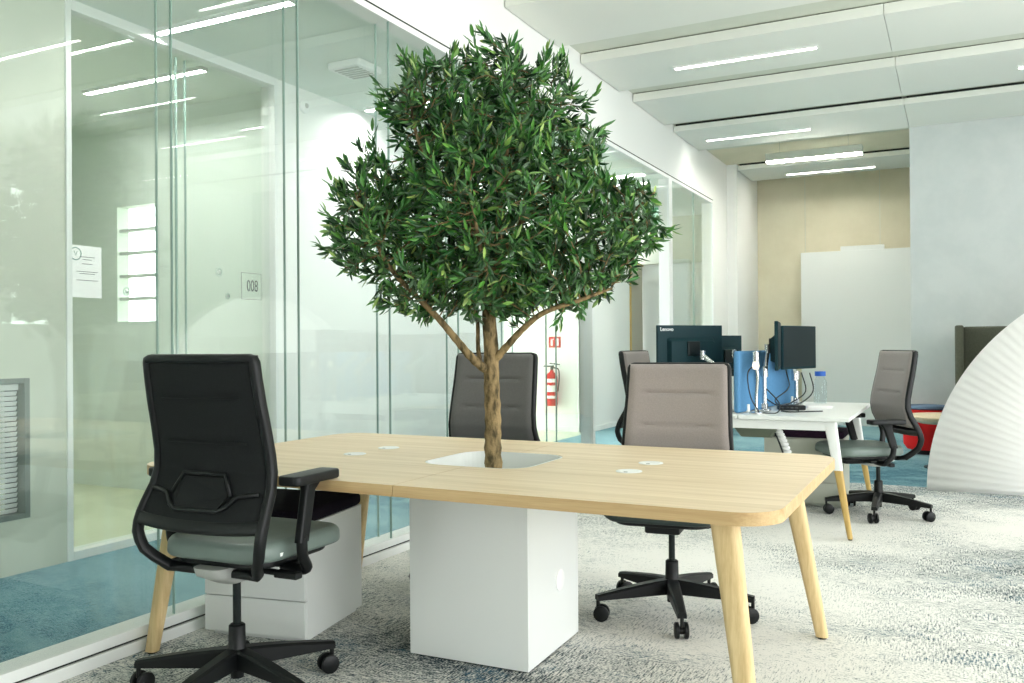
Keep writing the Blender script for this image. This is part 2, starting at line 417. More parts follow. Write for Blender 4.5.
box(bm, XG - .11, XG + .006, -4.0, 11.65, 3.062, 3.10, .002)
box(bm, XG - .11, XG + .010, 7.275, 7.325, 0, 3.07, .002)
box(bm, XG - .11, XG + .012, 9.62, 9.75, 0, 3.07, .002); box(bm, XG - .11, XG + .010, 11.61, 11.65, 0, 3.07, .002)
struct('trim_4', bm, M['white_metal'])
bm = B(); box(bm, XG - .005, XG + .003, -4.0, 11.65, 3.10, 3.112); struct('trim_5', bm, M['raft_edge'])
# inner glazed wall of the meeting room
for i, (a, b_) in enumerate(((3.296, 4.09), (4.095, 4.949))):
    n_w += 1
    bm = B(); box(bm, X2 - .06, X2 - .048, a, b_, .051, 3.109); struct('window_%d' % n_w, bm, M['glass_inner'])
bm = B()
box(bm, X2 - .10, X2 + .01, 3.26, 3.295, 0, 3.17, .003); box(bm, X2 - .10, X2 + .01, 4.95, 4.98, 0, 3.17, .003)
box(bm, X2 - .10, X2 + .01, 3.295, 4.95, 3.11, 3.17, .003); box(bm, X2 - .10, X2 + .01, 3.295, 4.95, 0, .05, .003)
struct('trim_6', bm, M['white_metal'])
bm = B(); box(bm, X2 - .062, X2 - .046, 4.088, 4.097, .06, 3.08); box(bm, X2 - .062, X2 - .046, 4.165, 4.171, .06, 3.08); struct('trim_7', bm, M['glass_edge'])
# small window in the corridor's concrete wall
bm = B()
for a in ((2.10, 2.13, .29, 1.04), (3.01, 3.04, .29, 1.04), (2.13, 3.01, .29, .32), (2.13, 3.01, 1.01, 1.04)):
    box(bm, X2 - .17, X2 + .004, *a, .002)
n_w += 1; struct('window_%d' % n_w, bm, M['skin'])
t = thing('window_blind', 'white venetian blind in the small window of the concrete corridor wall', 'blind', (X2 - .05, 2.57, .32))
bm = B()
for k in range(24):
    z = .012 + k * .0272
    Mx = Matrix.Translation((0, 0, z)) @ Matrix.Rotation(math.radians(-62), 4, 'Y')
    box(bm, -.013, .013, -.43, .43, -.0008, .0008, M4=Mx)
obj('slat', bm, M['white'], t)['label'] = 'bank of thin white horizontal slats'
bm = B(); box(bm, -.018, .018, -.43, .43, .655, .688, .003); obj('head_rail', bm, M['white_metal'], t)
bm = B(); [cyl(bm, (0.0, y, .0), (0.0, y, .66), .0012, n=6) for y in (-.3, 0, .3)]; obj('ladder_cord', bm, M['ink'], t)
n_w += 1; sbox('window_%d' % n_w, M['glass'], X2 - .10, X2 - .092, 2.13, 3.01, .32, 1.01)

# ---------------------------------------------------------------- ceiling rafts and lamps
rafts = [(4.20, 5.25), (5.62, 6.58), (7.05, 8.0), (8.42, 9.47), (9.83, 10.92)]
names = ['nearest the camera above the tree', 'second from the camera, just above the tree crown', 'third from the camera', 'fourth from the camera', 'meeting the top of the pale grey wall']
for k, (a, b_) in enumerate(rafts):
    for s, (x0, x1) in enumerate(((-2.89, -.472), (-.468, 3.2))):
        if k == 0: continue
        t = thing('ceiling_panel', 'white suspended ceiling panel, %s, %s of the joint' % (names[k], 'left' if s == 0 else 'right'), 'ceiling panel', (0, 0, 3.63), group='suspended ceiling panels')
        bm = B(); box(bm, x0, x1, a, b_, 0, .080 if k < 4 else .062, .003); obj('raft', bm, M['raft'], t)
        bm = B(); box(bm, x0 + .02, x1 - .02, a + .02, b_ - .02, .06, .0895); obj('mounting_frame', bm, M['raft_edge'], t)  # near-black frame colour stands for the shade in the gap above
t = thing('ceiling_panel', 'ceiling panel in the far alcove before the yellowish concrete wall', 'ceiling panel', (0, 0, 3.63), group='suspended ceiling panels')
bm = B(); box(bm, -2.74, 3.2, 12.45, 13.40, 0, .062, .004); obj('raft', bm, M['raft'], t)
bm = B(); box(bm, -2.72, 3.18, 12.47, 13.38, .06, .0895); obj('mounting_frame', bm, M['raft_edge'], t)
LM = {}
def lamp(x0, x1, y, z, label, h=.012, w=.05, power=1.0, group='linear ceiling lights'):
    t = thing('linear_light', label, 'ceiling light', ((x0 + x1) / 2, y, z), 0, group)
    L = (x1 - x0) / 2
    bm = B(); e = .008; hd = h + .008
    box(bm, -L - e, L + e, -w / 2 - e, -w / 2, -hd, -.0005, .001); box(bm, -L - e, L + e, w / 2, w / 2 + e, -hd, -.0005, .001)
    box(bm, -L - e, -L, -w / 2 + .0002, w / 2 - .0002, -hd, -.0005, .001); box(bm, L, L + e, -w / 2 + .0002, w / 2 - .0002, -hd, -.0005, .001)
    obj('housing', bm, M['white_metal'], t)
    bm = B(); box(bm, -L + .0005, L - .0005, -w / 2 + .0005, w / 2 - .0005, -h + .004, -.001); obj('diffuser', bm, (M['light_alcove'] if y > 12 else M['light']) if x0 > XG else (M['light_room'] if x0 < -4.6 else M['light_bright']), t)
lamp(-2.20, -1.01, 7.54, 3.63, 'long linear light in the third ceiling panel, right of the tree crown')
lamp(-2.65, -1.47, 10.39, 3.63, 'linear light in the ceiling panel next to the pale grey wall')
lamp(.50, 1.68, 8.95, 3.63, 'linear light cut off by the right edge of the photo')
lamp(-2.17, -1.0, 13.05, 3.63, 'farthest linear light in the alcove, before the yellowish wall')
# lamps added overhead out of frame to light the hall, mirrored in the glass
for i, (x, y) in enumerate(((-1.6, 4.75), (-1.6, 3.3), (1.3, 6.15), (2.0, 7.54), (1.1, 4.75), (1.1, 3.0), (2.9, 10.39), (1.5, 10.39))):
    z = ZC if y < 5.6 else 3.63
    lamp(x - .6, x + .6, y, z, ['linear light over the olive tree table, mirrored in the glass', 'linear light over the front of the table', 'linear light right of the second ceiling panel joint', 'linear light over the open floor far to the right', 'linear light right of the table', 'linear light at the camera side', 'linear light before the grey wall, far right', 'linear light before the grey wall over the sofa'][i], h=.03)
lamp(-4.42, -3.35, 3.87, 3.17, 'bright linear light on the corridor ceiling, nearest the camera', h=.02)
lamp(-4.36, -3.3, 5.95, 3.17, 'linear light on the corridor ceiling, half behind the tree crown', h=.02)
lamp(-4.36, -3.3, 8.1, 3.17, 'linear light on the corridor ceiling behind the tree crown', h=.02)
lamp(-4.36, -3.3, 10.2, 3.17, 'linear light on the corridor ceiling near its far end', h=.02)
lamp(-5.95, -4.72, 4.53, 3.17, 'linear light on the meeting room ceiling behind the inner glass', h=.02)
lamp(-6.3, -5.0, 2.4, 3.17, 'linear light at the near end of the meeting room', h=.02)
# hanging lamp in the alcove
t = thing('hanging_light', 'white box-shaped linear lamp hanging below the alcove ceiling', 'ceiling light', (-1.55, 11.2, 3.44))
bm = B(); box(bm, -.56, .56, -.07, .07, .012, .105, .003); obj('housing', bm, mat('grey_lamp_housing', (176, 182, 168), .6, bump=(80, .02, .001)), t)
bm = B(); box(bm, -.55, .55, -.06, .06, 0, .013, .002); obj('diffuser', bm, M['light_alcove'], t)
for x in (-.4, .4):
    bm = B(); cyl(bm, (x, 0, .105), (x, 0, .28), .002, n=6); obj('suspension_wire', bm, M['silver'], t)
# corridor ceiling unit, detector, sensor
t = thing('ceiling_vent', 'square white air vent on the corridor ceiling behind the glass', 'vent', (-3.76, 5.0, 3.17))
bm = B(); slab(bm, .28, .28, .03, -.05, 0, e=.012); obj('housing', bm, M['white'], t)
bm = B(); [box(bm, -.10, .10, -.10 + k * .04, -.082 + k * .04, -.054, -.049) for k in range(6)]; obj('grille', bm, M['casting'], t)
t = thing('wall_sensor', 'small round white sensor high on the white corridor wall', 'sensor', (X2 + .002, 5.28, 3.04))
Rt = Matrix.Rotation(PI / 2, 4, 'Y')
bm = B(); lathe(bm, [(.02, 0), (.055, 0), (.055, .02), (.04, .03), (.0, .031)]); bmesh.ops.transform(bm, matrix=Rt, verts=bm.verts[:]); obj('cover', bm, M['white'], t, True, 40)
bm = B(); lathe(bm, [(.0, .03), (.02, .03), (.016, .036), (0, .037)]); bmesh.ops.transform(bm, matrix=Rt, verts=bm.verts[:]); obj('lens', bm, M['casting'], t, True, 40)

# exit sign at the far end of the corridor
t = thing('exit_sign', 'lit green exit sign hanging from the corridor ceiling', 'exit sign', (-3.09, 9.86, 2.58))
bm = B(); box(bm, -.16, .16, -.012, .012, 0, .2, .003); obj('panel', bm, M['exit_green'], t)
bm = B(); box(bm, .03, .12, -.0145, -.0115, .03, .17); obj('door_symbol', bm, M['exit_white'], t)
bm = B()   # running figure and arrow
tube(bm, [(-.01, -.014, .14), (-.03, -.014, .09), (-.06, -.014, .07), (-.085, -.014, .04)], .007, 6)
tube(bm, [(-.03, -.014, .09), (.0, -.014, .06), (-.01, -.014, .03)], .007, 6); tube(bm, [(-.05, -.014, .12), (-.01, -.014, .13), (.015, -.014, .10)], .006, 6)
cyl(bm, (-.002, -.018, .16), (-.002, -.010, .16), .012, n=12)
obj('running_figure', bm, M['exit_white'], t)
for x in (-.12, .12):
    bm = B(); cyl(bm, (x, 0, .2), (x, 0, .55), .004, n=8); obj('hanger', bm, M['white_metal'], t)

# signs and fittings on the inner glass
XI = X2 - .046
t = thing('notice_sheet', 'white notice sheet with small print stuck on the inner glass beside the frame', 'notice', (XI, 3.42, 1.64))
bm = B(); box(bm, 0, .0015, -.105, .105, -.15, .15); obj('sheet', bm, M['paper'], t)
bm = B()
for z, w in ((.085, .05), (.07, .03), (.045, .035), (.0, .07), (-.012, .05), (-.05, .07)):
    box(bm, .0014, .0022, -w + .01, w + .01, z - .0015, z + .0015)
obj('printed_text', bm, M['ink'], t)
Ry = Matrix.Rotation(PI / 2, 4, 'Y')
def ring(bm, r, w, y=0, z=0, n=28, x=.002):
    pts = [(x, y + r * math.cos(2 * PI * k / n), z + r * math.sin(2 * PI * k / n)) for k in range(n + 1)]
    tube(bm, pts, w, 6, False)
bm = B(); ring(bm, .035, .003, -.065, .1); tube(bm, [(.002, -.075, .115), (.002, -.065, .09), (.002, -.055, .115)], .002, 5); obj('round_emblem', bm, M['glass_edge'], t)
t = thing('room_number_sign', 'room number 008 in a thin square outline on the inner glass', 'sign', (XI, 4.76, 1.63))
bm = B()
for a in ((-.10, .10, .092, .095), (-.10, .10, -.095, -.092), (-.10, -.097, -.095, .095), (.097, .10, -.095, .095)): box(bm, 0, .0015, *a)
obj('outline', bm, M['ink'], t)
bm = text_bm('008', .092, .0006); bmesh.ops.scale(bm, vec=(.82, 1.25, 1), verts=bm.verts[:])
bmesh.ops.transform(bm, matrix=Matrix(((0, 0, 1, .001), (1, 0, 0, .01), (0, 1, 0, 0), (0, 0, 0, 1))), verts=bm.verts[:])
obj('numerals', bm, M['ink'], t)
for (y, z, rr_, lb) in ((3.70, 1.54, .022, 'small round knob on the inner glass, right of the notice sheet'), (4.45, 1.71, .026, 'round disc on the inner glass, upper left of the 008 sign'), (4.53, 1.55, .018, 'small round knob on the inner glass just left of the 008 sign')):
    t = thing('glass_knob', lb, 'door knob', (XI, y, z), group='knobs on the inner glass')
    bm = B(); ring(bm, rr_, .003); obj('rim', bm, M['glass_edge'], t, True)
    bm = B(); lathe(bm, [(.0, 0), (rr_ * .5, 0), (rr_ * .5, .006), (rr_ * .3, .010), (0, .011)], n=16); bmesh.ops.transform(bm, matrix=Ry, verts=bm.verts[:]); obj('boss', bm, M['silver'], t, True, 40)

# fire extinguisher and its sign
t = thing('fire_extinguisher', 'red fire extinguisher with pale label hanging on the white corridor wall', 'fire extinguisher', (-4.97, 10.99, .36))
bm = B(); lathe(bm, [(.0, 0), (.07, 0), (.078, .02), (.078, .38), (.065, .43), (.03, .46), (.02, .49), (0, .49)], n=24); obj('cylinder', bm, M['red'], t, True, 50)
bm = B()
for z, h in ((.10, .04), (.19, .09), (.32, .05)):
    rr_ = [[Vector((.0795 * math.cos(a), .0795 * math.sin(a), z + q)) for a in [math.radians(200 + 14 * k) for k in range(11)]] for q in (0, h)]
    va = [bm.verts.new(p) for p in rr_[0]]; vb = [bm.verts.new(p) for p in rr_[1]]
    for i in range(10): bm.faces.new((va[i], va[i + 1], vb[i + 1], vb[i]))
obj('label_band', bm, M['white'], t)
bm = B(); cyl(bm, (0, 0, .48), (0, 0, .54), .02, n=14); box(bm, -.12, .03, -.015, .015, .53, .55, .004); box(bm, -.10, .05, -.012, .012, .565, .58, .004, M4=Matrix.Rotation(.12, 4, 'Y')); obj('valve_handle', bm, M['teal_plastic'], t)
bm = B(); tube(bm, chain([(.02, 0, .52), (.10, -.01, .50), (.12, -.02, .40), (.10, -.02, .2)]), .009, 8); obj('hose', bm, M['black'], t, True)
bm = B(); box(bm, -.03, .03, .07, .115, .30, .34, .003); obj('wall_bracket', bm, M['dark_metal'], t)
t = thing('extinguisher_sign', 'small red and white pictogram sign above the fire extinguisher', 'sign', (-4.97, 11.098, 1.23))
bm = B(); box(bm, -.09, .09, -.003, 0, -.075, .075, .001); obj('plate', bm, M['red'], t)
bm = B(); box(bm, -.06, -.03, -.005, -.0028, -.05, .03); box(bm, -.055, -.01, -.005, -.0028, .035, .045); box(bm, .01, .06, -.005, -.0028, -.05, .05); obj('pictogram', bm, M['white'], t)

# ================================================================ OAK TABLE
TX, TY = -1.665, 3.09
table = thing('oak_table', 'large rounded oak table with the olive tree growing through its middle', 'table', (TX, TY, 0))
W, D, HZ = 2.46, 1.38, .74
def table_half(s):
    """half top: outer outline with a cut for the opening; built as a polygon, opening at the centre"""
    bm = B()
    outer = [p for p in rrect(W, D, .13, 0, 0, 0, 24)]
    hw, hr = .235, .115
    inner = [p for p in rrect(2 * hw, 2 * hw, hr, 0, 0, .03, 8)]
    o = [p for p in outer if p.x * s >= -1e-6]; i = [p for p in inner if p.x * s >= -1e-6]
    g = .0012 * s
    key = lambda p, cy=0: math.atan2(p.y - cy, p.x * s)
    o.sort(key=lambda p: key(p)); i.sort(key=lambda p: key(p, .03))
    poly = [Vector((g, -D / 2, 0))] + o + [Vector((g, D / 2, 0))] + [Vector((g, .03 + hw, 0))] + i[::-1] + [Vector((g, .03 - hw, 0))]
    e = .003
    lo = [bm.verts.new((p.x, p.y, HZ - .038)) for p in poly]; hi = [bm.verts.new((p.x, p.y, HZ)) for p in poly]
    n = len(poly)
    bm.faces.new(hi); bm.faces.new(lo[::-1])
    for k in range(n):
        fc = bm.faces.new((lo[k], lo[(k + 1) % n], hi[(k + 1) % n], hi[k])); fc.material_index = 1
    bmesh.ops.triangulate(bm, faces=[f_ for f_ in bm.faces if len(f_.verts) > 4])
    return bm
for s, lb in ((-1, 'left half of the oak top'), (1, 'right half of the oak top')):
    o = obj('tabletop', table_half(s), [M['oak'], M['oak_edge']], table)
    bv = o.modifiers.new('edge', 'BEVEL'); bv.width = .0025; bv.segments = 2; bv.limit_method = 'ANGLE'; bv.angle_limit = math.radians(60)
bm = B(); hw = .235
outer = rrect(2 * hw - .002, 2 * hw - .002, .114, HZ - .06, 0, .03, 8); inner = rrect(2 * hw - .022, 2 * hw - .022, .104, HZ - .06, 0, .03, 8)
up = lambda L_, z: [Vector((p.x, p.y, z)) for p in L_]
loft(bm, [up(outer, HZ - .075), up(outer, HZ - .001), up(inner, HZ - .001), up(inner, HZ - .075), up(outer, HZ - .075)], caps=False)
obj('opening_liner', bm, M['white_metal'], table)
def table_leg(sx, sy):
    bm = B(); top = Vector((sx * (1.07 if sy < 0 else 1.045), sy * .59, HZ - .038)); bot = Vector((sx * 1.165, sy * .655, .008))
    rings = []
    for k in range(9):
        t_ = k / 8
        c = top.lerp(bot, t_); w = .080 * (1 - t_) + .048 * t_; d = .066 * (1 - t_) + .045 * t_
        rings.append([Vector((c.x + p.x, c.y + p.y, c.z)) for p in rrect(w, d, min(w, d) * .32, 0, 0, 0, 3)])
    loft(bm, rings)
    o = obj('leg', bm, M['oak_leg'], table, True, 50)
    bm = B(); cyl(bm, (bot.x, bot.y, 0), (bot.x, bot.y, .008), .018, n=14); obj('foot_glide', bm, M['black'], o)
for sx in (-1, 1):
    for sy in (-1, 1): table_leg(sx, sy)
bm = B(); box(bm, -1.05, 1.05, -.43, -.40, HZ - .07, HZ - .04, .003); box(bm, -1.05, 1.05, .40, .43, HZ - .08, HZ - .04, .003)
for x in (-1.03, 1.0): box(bm, x, x + .03, -.43, .43, HZ - .07, HZ - .04, .003)
obj('under_frame', bm, M['white_metal'], table)
for (x, y, w_) in ((-2.285, 3.02, 'left pair, nearer'), (-2.281, 3.263, 'left pair, farther'), (-1.059, 3.01, 'right pair, nearer'), (-1.055, 3.25, 'right pair, farther')):
    t = thing('cable_grommet', 'round white cable cover set in the oak table top, %s the camera' % w_.replace('farther', 'farther from').replace('nearer', 'nearer to'), 'cable grommet', (x, y, HZ), group='white cable covers in the table top')
    bm = B(); lathe(bm, [(0, 0), (.046, 0), (.048, .0012), (.046, .003), (.034, .0035), (.033, .0025), (0, .0025)], n=32); obj('cap', bm, M['white'], t, True, 40)
    bm = B(); box(bm, -.007, .007, -.040, -.034, .0034, .0042, .0003); obj('cable_notch', bm, M['ink'], t)

# planter box
pl = thing('planter_box', 'tall white square planter box under the middle of the table', 'planter', (-1.66, 3.12, 0), math.radians(1.5))
bm = B(); h = HZ - .041; w = .252
box(bm, -w, w, -w, -w + .018, .006, h, .0015); box(bm, -w, w, w - .018, w, .006, h, .0015)
box(bm, -w, -w + .018, -w + .0185, w - .0185, .006, h, .0015); box(bm, w - .018, w, -w + .0185, w - .0185, .006, h, .0015)
obj('box', bm, M['white_gloss'], pl)
bm = B(); box(bm, -w + .01, w - .01, -w + .01, w - .01, 0, .012); obj('plinth', bm, M['raft_edge'], pl)
bm = B(); box(bm, -w + .019, w - .019, -w + .019, w - .019, .58, .60, .002); obj('inner_lid', bm, M['white_gloss'], pl)
bm = B(); lathe(bm, [(0, 0), (.042, 0), (.042, .004), (.036, .006), (0, .006)], n=28)
bmesh.ops.transform(bm, matrix=Matrix.Translation((w, .05, .27)) @ Ry, verts=bm.verts[:]); obj('round_cover', bm, M['white'], pl, True, 40)

# pedestal cabinets with cushions
def pedestal(label, x0, x1, y0, y1, h, cush, body=None, group='cushioned pedestal cabinets', rz=0):
    t = thing('pedestal_cabinet', label, 'cabinet', ((x0 + x1) / 2, (y0 + y1) / 2, 0), rz, group)
    w, d = (x1 - x0) / 2, (y1 - y0) / 2
    bm = B(); box(bm, -w, w, -d + .02, d, .02, h, .002); box(bm, -w + .02, w - .02, -d + .04, d - .02, 0, .022); body = body or M['white_gloss']; obj('body', bm, body, t)
    bm = B(); z0 = .025
    for k in range(3):
        hh = (h - .03) / 3
        bm = B(); box(bm, -w + .001, w - .001, -d, -d + .019, z0 + k * hh, z0 + (k + 1) * hh - .004, .0015); obj('drawer', bm, body, t)
    bm = B(); slab(bm, 2 * w + .01, 2 * d + .01, .03, h, h + .055, e=.02, dome=.004); obj('cushion', bm, cush, t, True, 60)
PD = pedestal('white drawer pedestal with black seat cushion under the left end of the oak table', -2.849, -2.379, 2.715, 3.215, .48, M['black_felt'], rz=math.radians(10))

# ================================================================ OLIVE TREE
tree = thing('olive_tree', 'dense leafy olive tree rising from the planter through the table', 'tree', (-1.66, 3.12, .6))
DC = 3.535
org = Vector((-1.66, 3.12, .6))
limbs = []      # (points, r0, r1)
def limb(pts, r_a, r_b):
    P = chain([at(px, py, DC + d) for px, py, d in pts], 5); n = len(P)
    limbs.append((P, [r_a + (r_b - r_a) * (i / (n - 1)) for i in range(n)])); return P
base = Vector((-1.66, 3.12, .60))
P0 = [base] + [at(493, 455, DC), at(493, 420, DC + .01), at(491.5, 380, DC), at(491, 345, DC + .01), at(489, 318, DC), at(490, 290, DC)]
P0 = chain(P0, 5); n = len(P0)
limbs.append((P0, [.037 - .010 * (i / (n - 1)) for i in range(n)]))
limb([(490, 292, 0), (478, 255, .03), (470, 215, .05), (462, 170, .04), (452, 120, .08), (445, 80, .1)], .026, .006)
limb([(490, 300, 0), (497, 260, -.04), (500, 215, -.06), (505, 160, -.08), (508, 105, -.08), (512, 62, -.1)], .025, .006)
limb([(489, 372, 0), (472, 358, -.04), (455, 338, -.06), (438, 318, -.08), (415, 295, -.1), (390, 268, -.12), (372, 235, -.12)], .019, .006)
limb([(493, 362, 0), (508, 345, -.02), (525, 327, -.05), (545, 312, -.1), (580, 300, -.12), (612, 288, -.1)], .017, .006)
limb([(480, 365, .0), (478, 345, .03), (477, 318, .05), (468, 290, .12), (450, 262, .2), (432, 225, .25)], .010, .004)
limb([(489, 305, 0), (465, 285, .02), (440, 262, .02), (410, 235, .05), (385, 205, .05)], .016, .005)
limb([(492, 310, 0), (515, 285, .05), (545, 262, .08), (585, 240, .05), (625, 215, .02)], .016, .005)
limb([(497, 262, -.04), (520, 225, -.05), (540, 180, .02), (550, 130, .05), (556, 98, .05)], .014, .005)
limb([(490, 290, 0), (500, 262, .15), (512, 232, .26), (515, 190, .32)], .013, .004)
limb([(490, 290, 0), (485, 270, -.15), (478, 235, -.28), (470, 195, -.33)], .013, .004)
limb([(470, 215, .05), (440, 180, -.05), (418, 140, -.1), (410, 100, -.08)], .011, .004)
limb([(585, 240, .05), (612, 228, .0), (640, 205, -.04), (655, 192, -.04)], .008, .003)
# crown lobes: px, py, rx, ry (in px at the tree), depth offset, depth radius (m)
lobes = [(480, 120, 70, 70, 0, .30), (550, 112, 38, 50, .02, .2), (422, 112, 34, 48, .0, .2), (502, 64, 26, 28, -.02, .15), (370, 195, 34, 42, 0, .2), (382, 235, 52, 50, 0, .28),
         (425, 285, 46, 36, -.05, .26), (490, 215, 100, 92, 0, .42), (612, 225, 46, 48, 0, .25), (598, 262, 42, 34, -.05, .24),
         (560, 285, 52, 30, -.04, .26), (490, 285, 60, 38, 0, .34), (352, 240, 20, 34, 0, .12), (575, 165, 26, 50, 0, .18), (640, 205, 18, 26, 0, .1)]
PXM = DC / 877.9
att = []
r2 = random.Random(11)
wts = [l[2] * l[3] * l[5] for l in lobes]
while len(att) < 4000:
    l = r2.choices(lobes, wts)[0]
    v = Vector((r2.gauss(0, 1), r2.gauss(0, 1), r2.gauss(0, 1))).normalized() * (r2.random() ** (1 / 3.0)) ** .75
    px = l[0] + v.x * l[2]; py = l[1] + v.y * l[3]; d = l[4] + v.z * l[5]
    att.append(at(px, py, DC) + f * d)
nodes = []; parent = []; lim = []
for P, R_ in limbs:
    start = len(P) // 3 if P is not limbs[0][0] else int(len(P) * .85)
    for p in P[start:]: nodes.append(p.copy()); parent.append(-1); lim.append(True)
STEP = .032; KILL = .042; INF = .40
alive = att[:]
for it in range(60):
    kd = kdtree.KDTree(len(nodes))
    for i, p in enumerate(nodes): kd.insert(p, i)
    kd.balance(); pull = {}; keep = []
    for a in alive:
        p, i, d = kd.find(a)
        if d < KILL: continue
        keep.append(a)
        if d < INF: pull.setdefault(i, []).append((a - p).normalized())
    alive = keep
    if not pull: break
    added = 0
    for i, vs in pull.items():
        d = sum(vs, Vector((0, 0, 0))) / len(vs)
        if d.length < .05: continue
        d = (d.normalized() + Vector((r2.uniform(-.2, .2), r2.uniform(-.2, .2), .12 + r2.uniform(-.2, .2)))).normalized()
        q = nodes[i] + d * STEP
        if kd.find(q)[2] < STEP * .45: continue
        nodes.append(q); parent.append(i); lim.append(False); added += 1
    if not added: break
kids = {}
for i, p in enumerate(parent):
    if p >= 0: kids.setdefault(p, []).append(i)
order = [0] * len(nodes)
for i in range(len(nodes) - 1, -1, -1):
    c = [order[k] for k in kids.get(i, [])]
    order[i] = 1 + sum(c)
bm = B()
for P, R_ in limbs:
    jit = [R * (1 + .10 * math.sin(3.1 * k + 1) * (1 if R > .008 else .3)) for k, R in enumerate(R_)]
    tube(bm, [p - org for p in P], jit, 12)
rad = lambda i: min(.0065, .0011 + .00045 * math.sqrt(order[i]) * 1.6)
# chains of twigs
done = set()
for i in range(len(nodes)):
    if parent[i] < 0 or i in done: continue
    if not (lim[parent[i]] or max(kids[parent[i]], key=lambda k: order[k]) != i): continue
    ch = [parent[i], i]; done.add(i)
    while kids.get(ch[-1]):
        k = max(kids[ch[-1]], key=lambda q: order[q]); ch.append(k); done.add(k)
    tube(bm, [nodes[k] - org for k in ch], [rad(k) if not lim[k] else rad(ch[1]) for k in ch], 5)
M['bark'] = mat('olive_bark', (146, 126, 90), .9, spec=.2, noise=((38, 38, 14), (74, 66, 46), .42, .62), bump=(70, .7, .006))
tr = obj('trunk', bm, M['bark'], tree, True)
# leaves
lm = bpy.data.materials.new('olive_leaf'); lm.use_nodes = True
nt = lm.node_tree; b = nt.nodes['Principled BSDF']
at_ = nt.nodes.new('ShaderNodeAttribute'); at_.attribute_name = 'leaf_tone'
cr2 = nt.nodes.new('ShaderNodeValToRGB')
cr2.color_ramp.elements[0].color = srgb(18, 48, 24); cr2.color_ramp.elements[1].color = srgb(168, 192, 104)
e_ = cr2.color_ramp.elements.new(.45); e_.color = srgb(42, 100, 40)
e_ = cr2.color_ramp.elements.new(.75); e_.color = srgb(92, 152, 62)
gm = nt.nodes.new('ShaderNodeNewGeometry'); mx = nt.nodes.new('ShaderNodeMix'); mx.data_type = 'RGBA'
mx.inputs[7].default_value = srgb(104, 128, 98); ml = nt.nodes.new('ShaderNodeMath'); ml.operation = 'MULTIPLY'; ml.inputs[1].default_value = .35
nt.links.new(at_.outputs['Fac'], cr2.inputs[0]); nt.links.new(gm.outputs['Backfacing'], ml.inputs[0]); nt.links.new(ml.outputs[0], mx.inputs[0])
nt.links.new(cr2.outputs[0], mx.inputs[6]); nt.links.new(mx.outputs[2], b.inputs['Base Color'])
b.inputs['Roughness'].default_value = .38; b.inputs['Specular IOR Level'].default_value = .45
b.inputs['Subsurface Weight'].default_value = 0.0
verts = []; faces = []; tones = []
def leaf(p, d, up_, L, w, tone):
    side = d.cross(up_)
    if side.length < 1e-4: side = d.orthogonal()
    side.normalize(); nrm = side.cross(d).normalized()
    k0 = len(verts)
    bend = r2.uniform(-.12, .25)
    prof = ((0, .12), (.22, .78), (.5, 1.0), (.78, .62), (1.0, 0))
    for t_, ww in prof:
        c = p + d * (L * t_) - nrm * (bend * L * t_ * t_)
        fold = nrm * (w * .30 * ww)
        if ww == 0: verts.append(c - org)
        else: verts.extend((c - side * w * .5 * ww + fold - org, c - org, c + side * w * .5 * ww + fold - org))
    for s_ in range(3):
        a = k0 + s_ * 3
        faces.append((a, a + 1, a + 4, a + 3)); faces.append((a + 1, a + 2, a + 5, a + 4)); tones.extend((tone, tone))
    a = k0 + 9
    faces.append((a, a + 1, a + 3)); faces.append((a + 1, a + 2, a + 3)); tones.extend((tone, tone))
nl = 0
for i in range(len(nodes)):
    if lim[i] or order[i] > 16: continue
    d0 = (nodes[i] - nodes[parent[i]]).normalized()
    tip = i not in kids
    cnt = 10 if tip else (5 if order[i] < 6 else 3)
    ax = d0.orthogonal().normalized(); ph = r2.uniform(0, 6.28)
    for k in range(cnt):
        ang = ph + k * 2.4
        rd = (ax * math.cos(ang) + d0.cross(ax) * math.sin(ang))
        sp = r2.uniform(.35, 1.0) if tip else r2.uniform(.7, 1.25)
        dd = (d0 * 1.0 + rd * sp + Vector((0, 0, .18 + r2.uniform(-.25, .25)))).normalized()
        pos = nodes[i] + d0 * (STEP * r2.uniform(-.6, .5)) if not tip else nodes[i] + d0 * (k * .006)
        tone = min(1, max(0, r2.gauss(.32, .26) + (.2 if tip and k > 4 else 0)))
        leaf(pos, dd, rd, r2.uniform(.038, .064) * (1 if not (tip and k > 5) else .8), r2.uniform(.010, .0165), tone); nl += 1
shoots = []
for i in range(len(nodes)):
    if lim[i] or i in kids or r2.random() > .45: continue
    d = (nodes[i] - nodes[parent[i]]).normalized(); p = nodes[i].copy(); pts_ = [p.copy()]
    for k in range(r2.randint(2, 5)):
        d = (d + Vector((r2.uniform(-.15, .15), r2.uniform(-.15, .15), .30))).normalized(); p = p + d * .022; pts_.append(p.copy())
        sd = d.orthogonal().normalized(); sd = (sd * math.cos(k * 1.9) + d.cross(sd) * math.sin(k * 1.9))
        for q in (-1, 1):
            leaf(p, (d * 1.3 + sd * q * .75).normalized(), sd * q, r2.uniform(.040, .064), r2.uniform(.010, .014), min(1, max(.2, r2.gauss(.58, .18)))); nl += 1
    leaf(p, d, sd, r2.uniform(.04, .055), .011, min(1, r2.uniform(.5, .95)))
    shoots.append(pts_)
print('leaves', nl, 'nodes', len(nodes))
me = bpy.data.meshes.new('foliage'); me.from_pydata(verts, [], faces)
ca = me.attributes.new('leaf_tone', 'FLOAT', 'FACE'); ca.data.foreach_set('value', tones)
me.materials.append(lm); me.update(); me.shade_smooth()
fo = bpy.data.objects.new('foliage', me); COL.objects.link(fo); fo.parent = tree

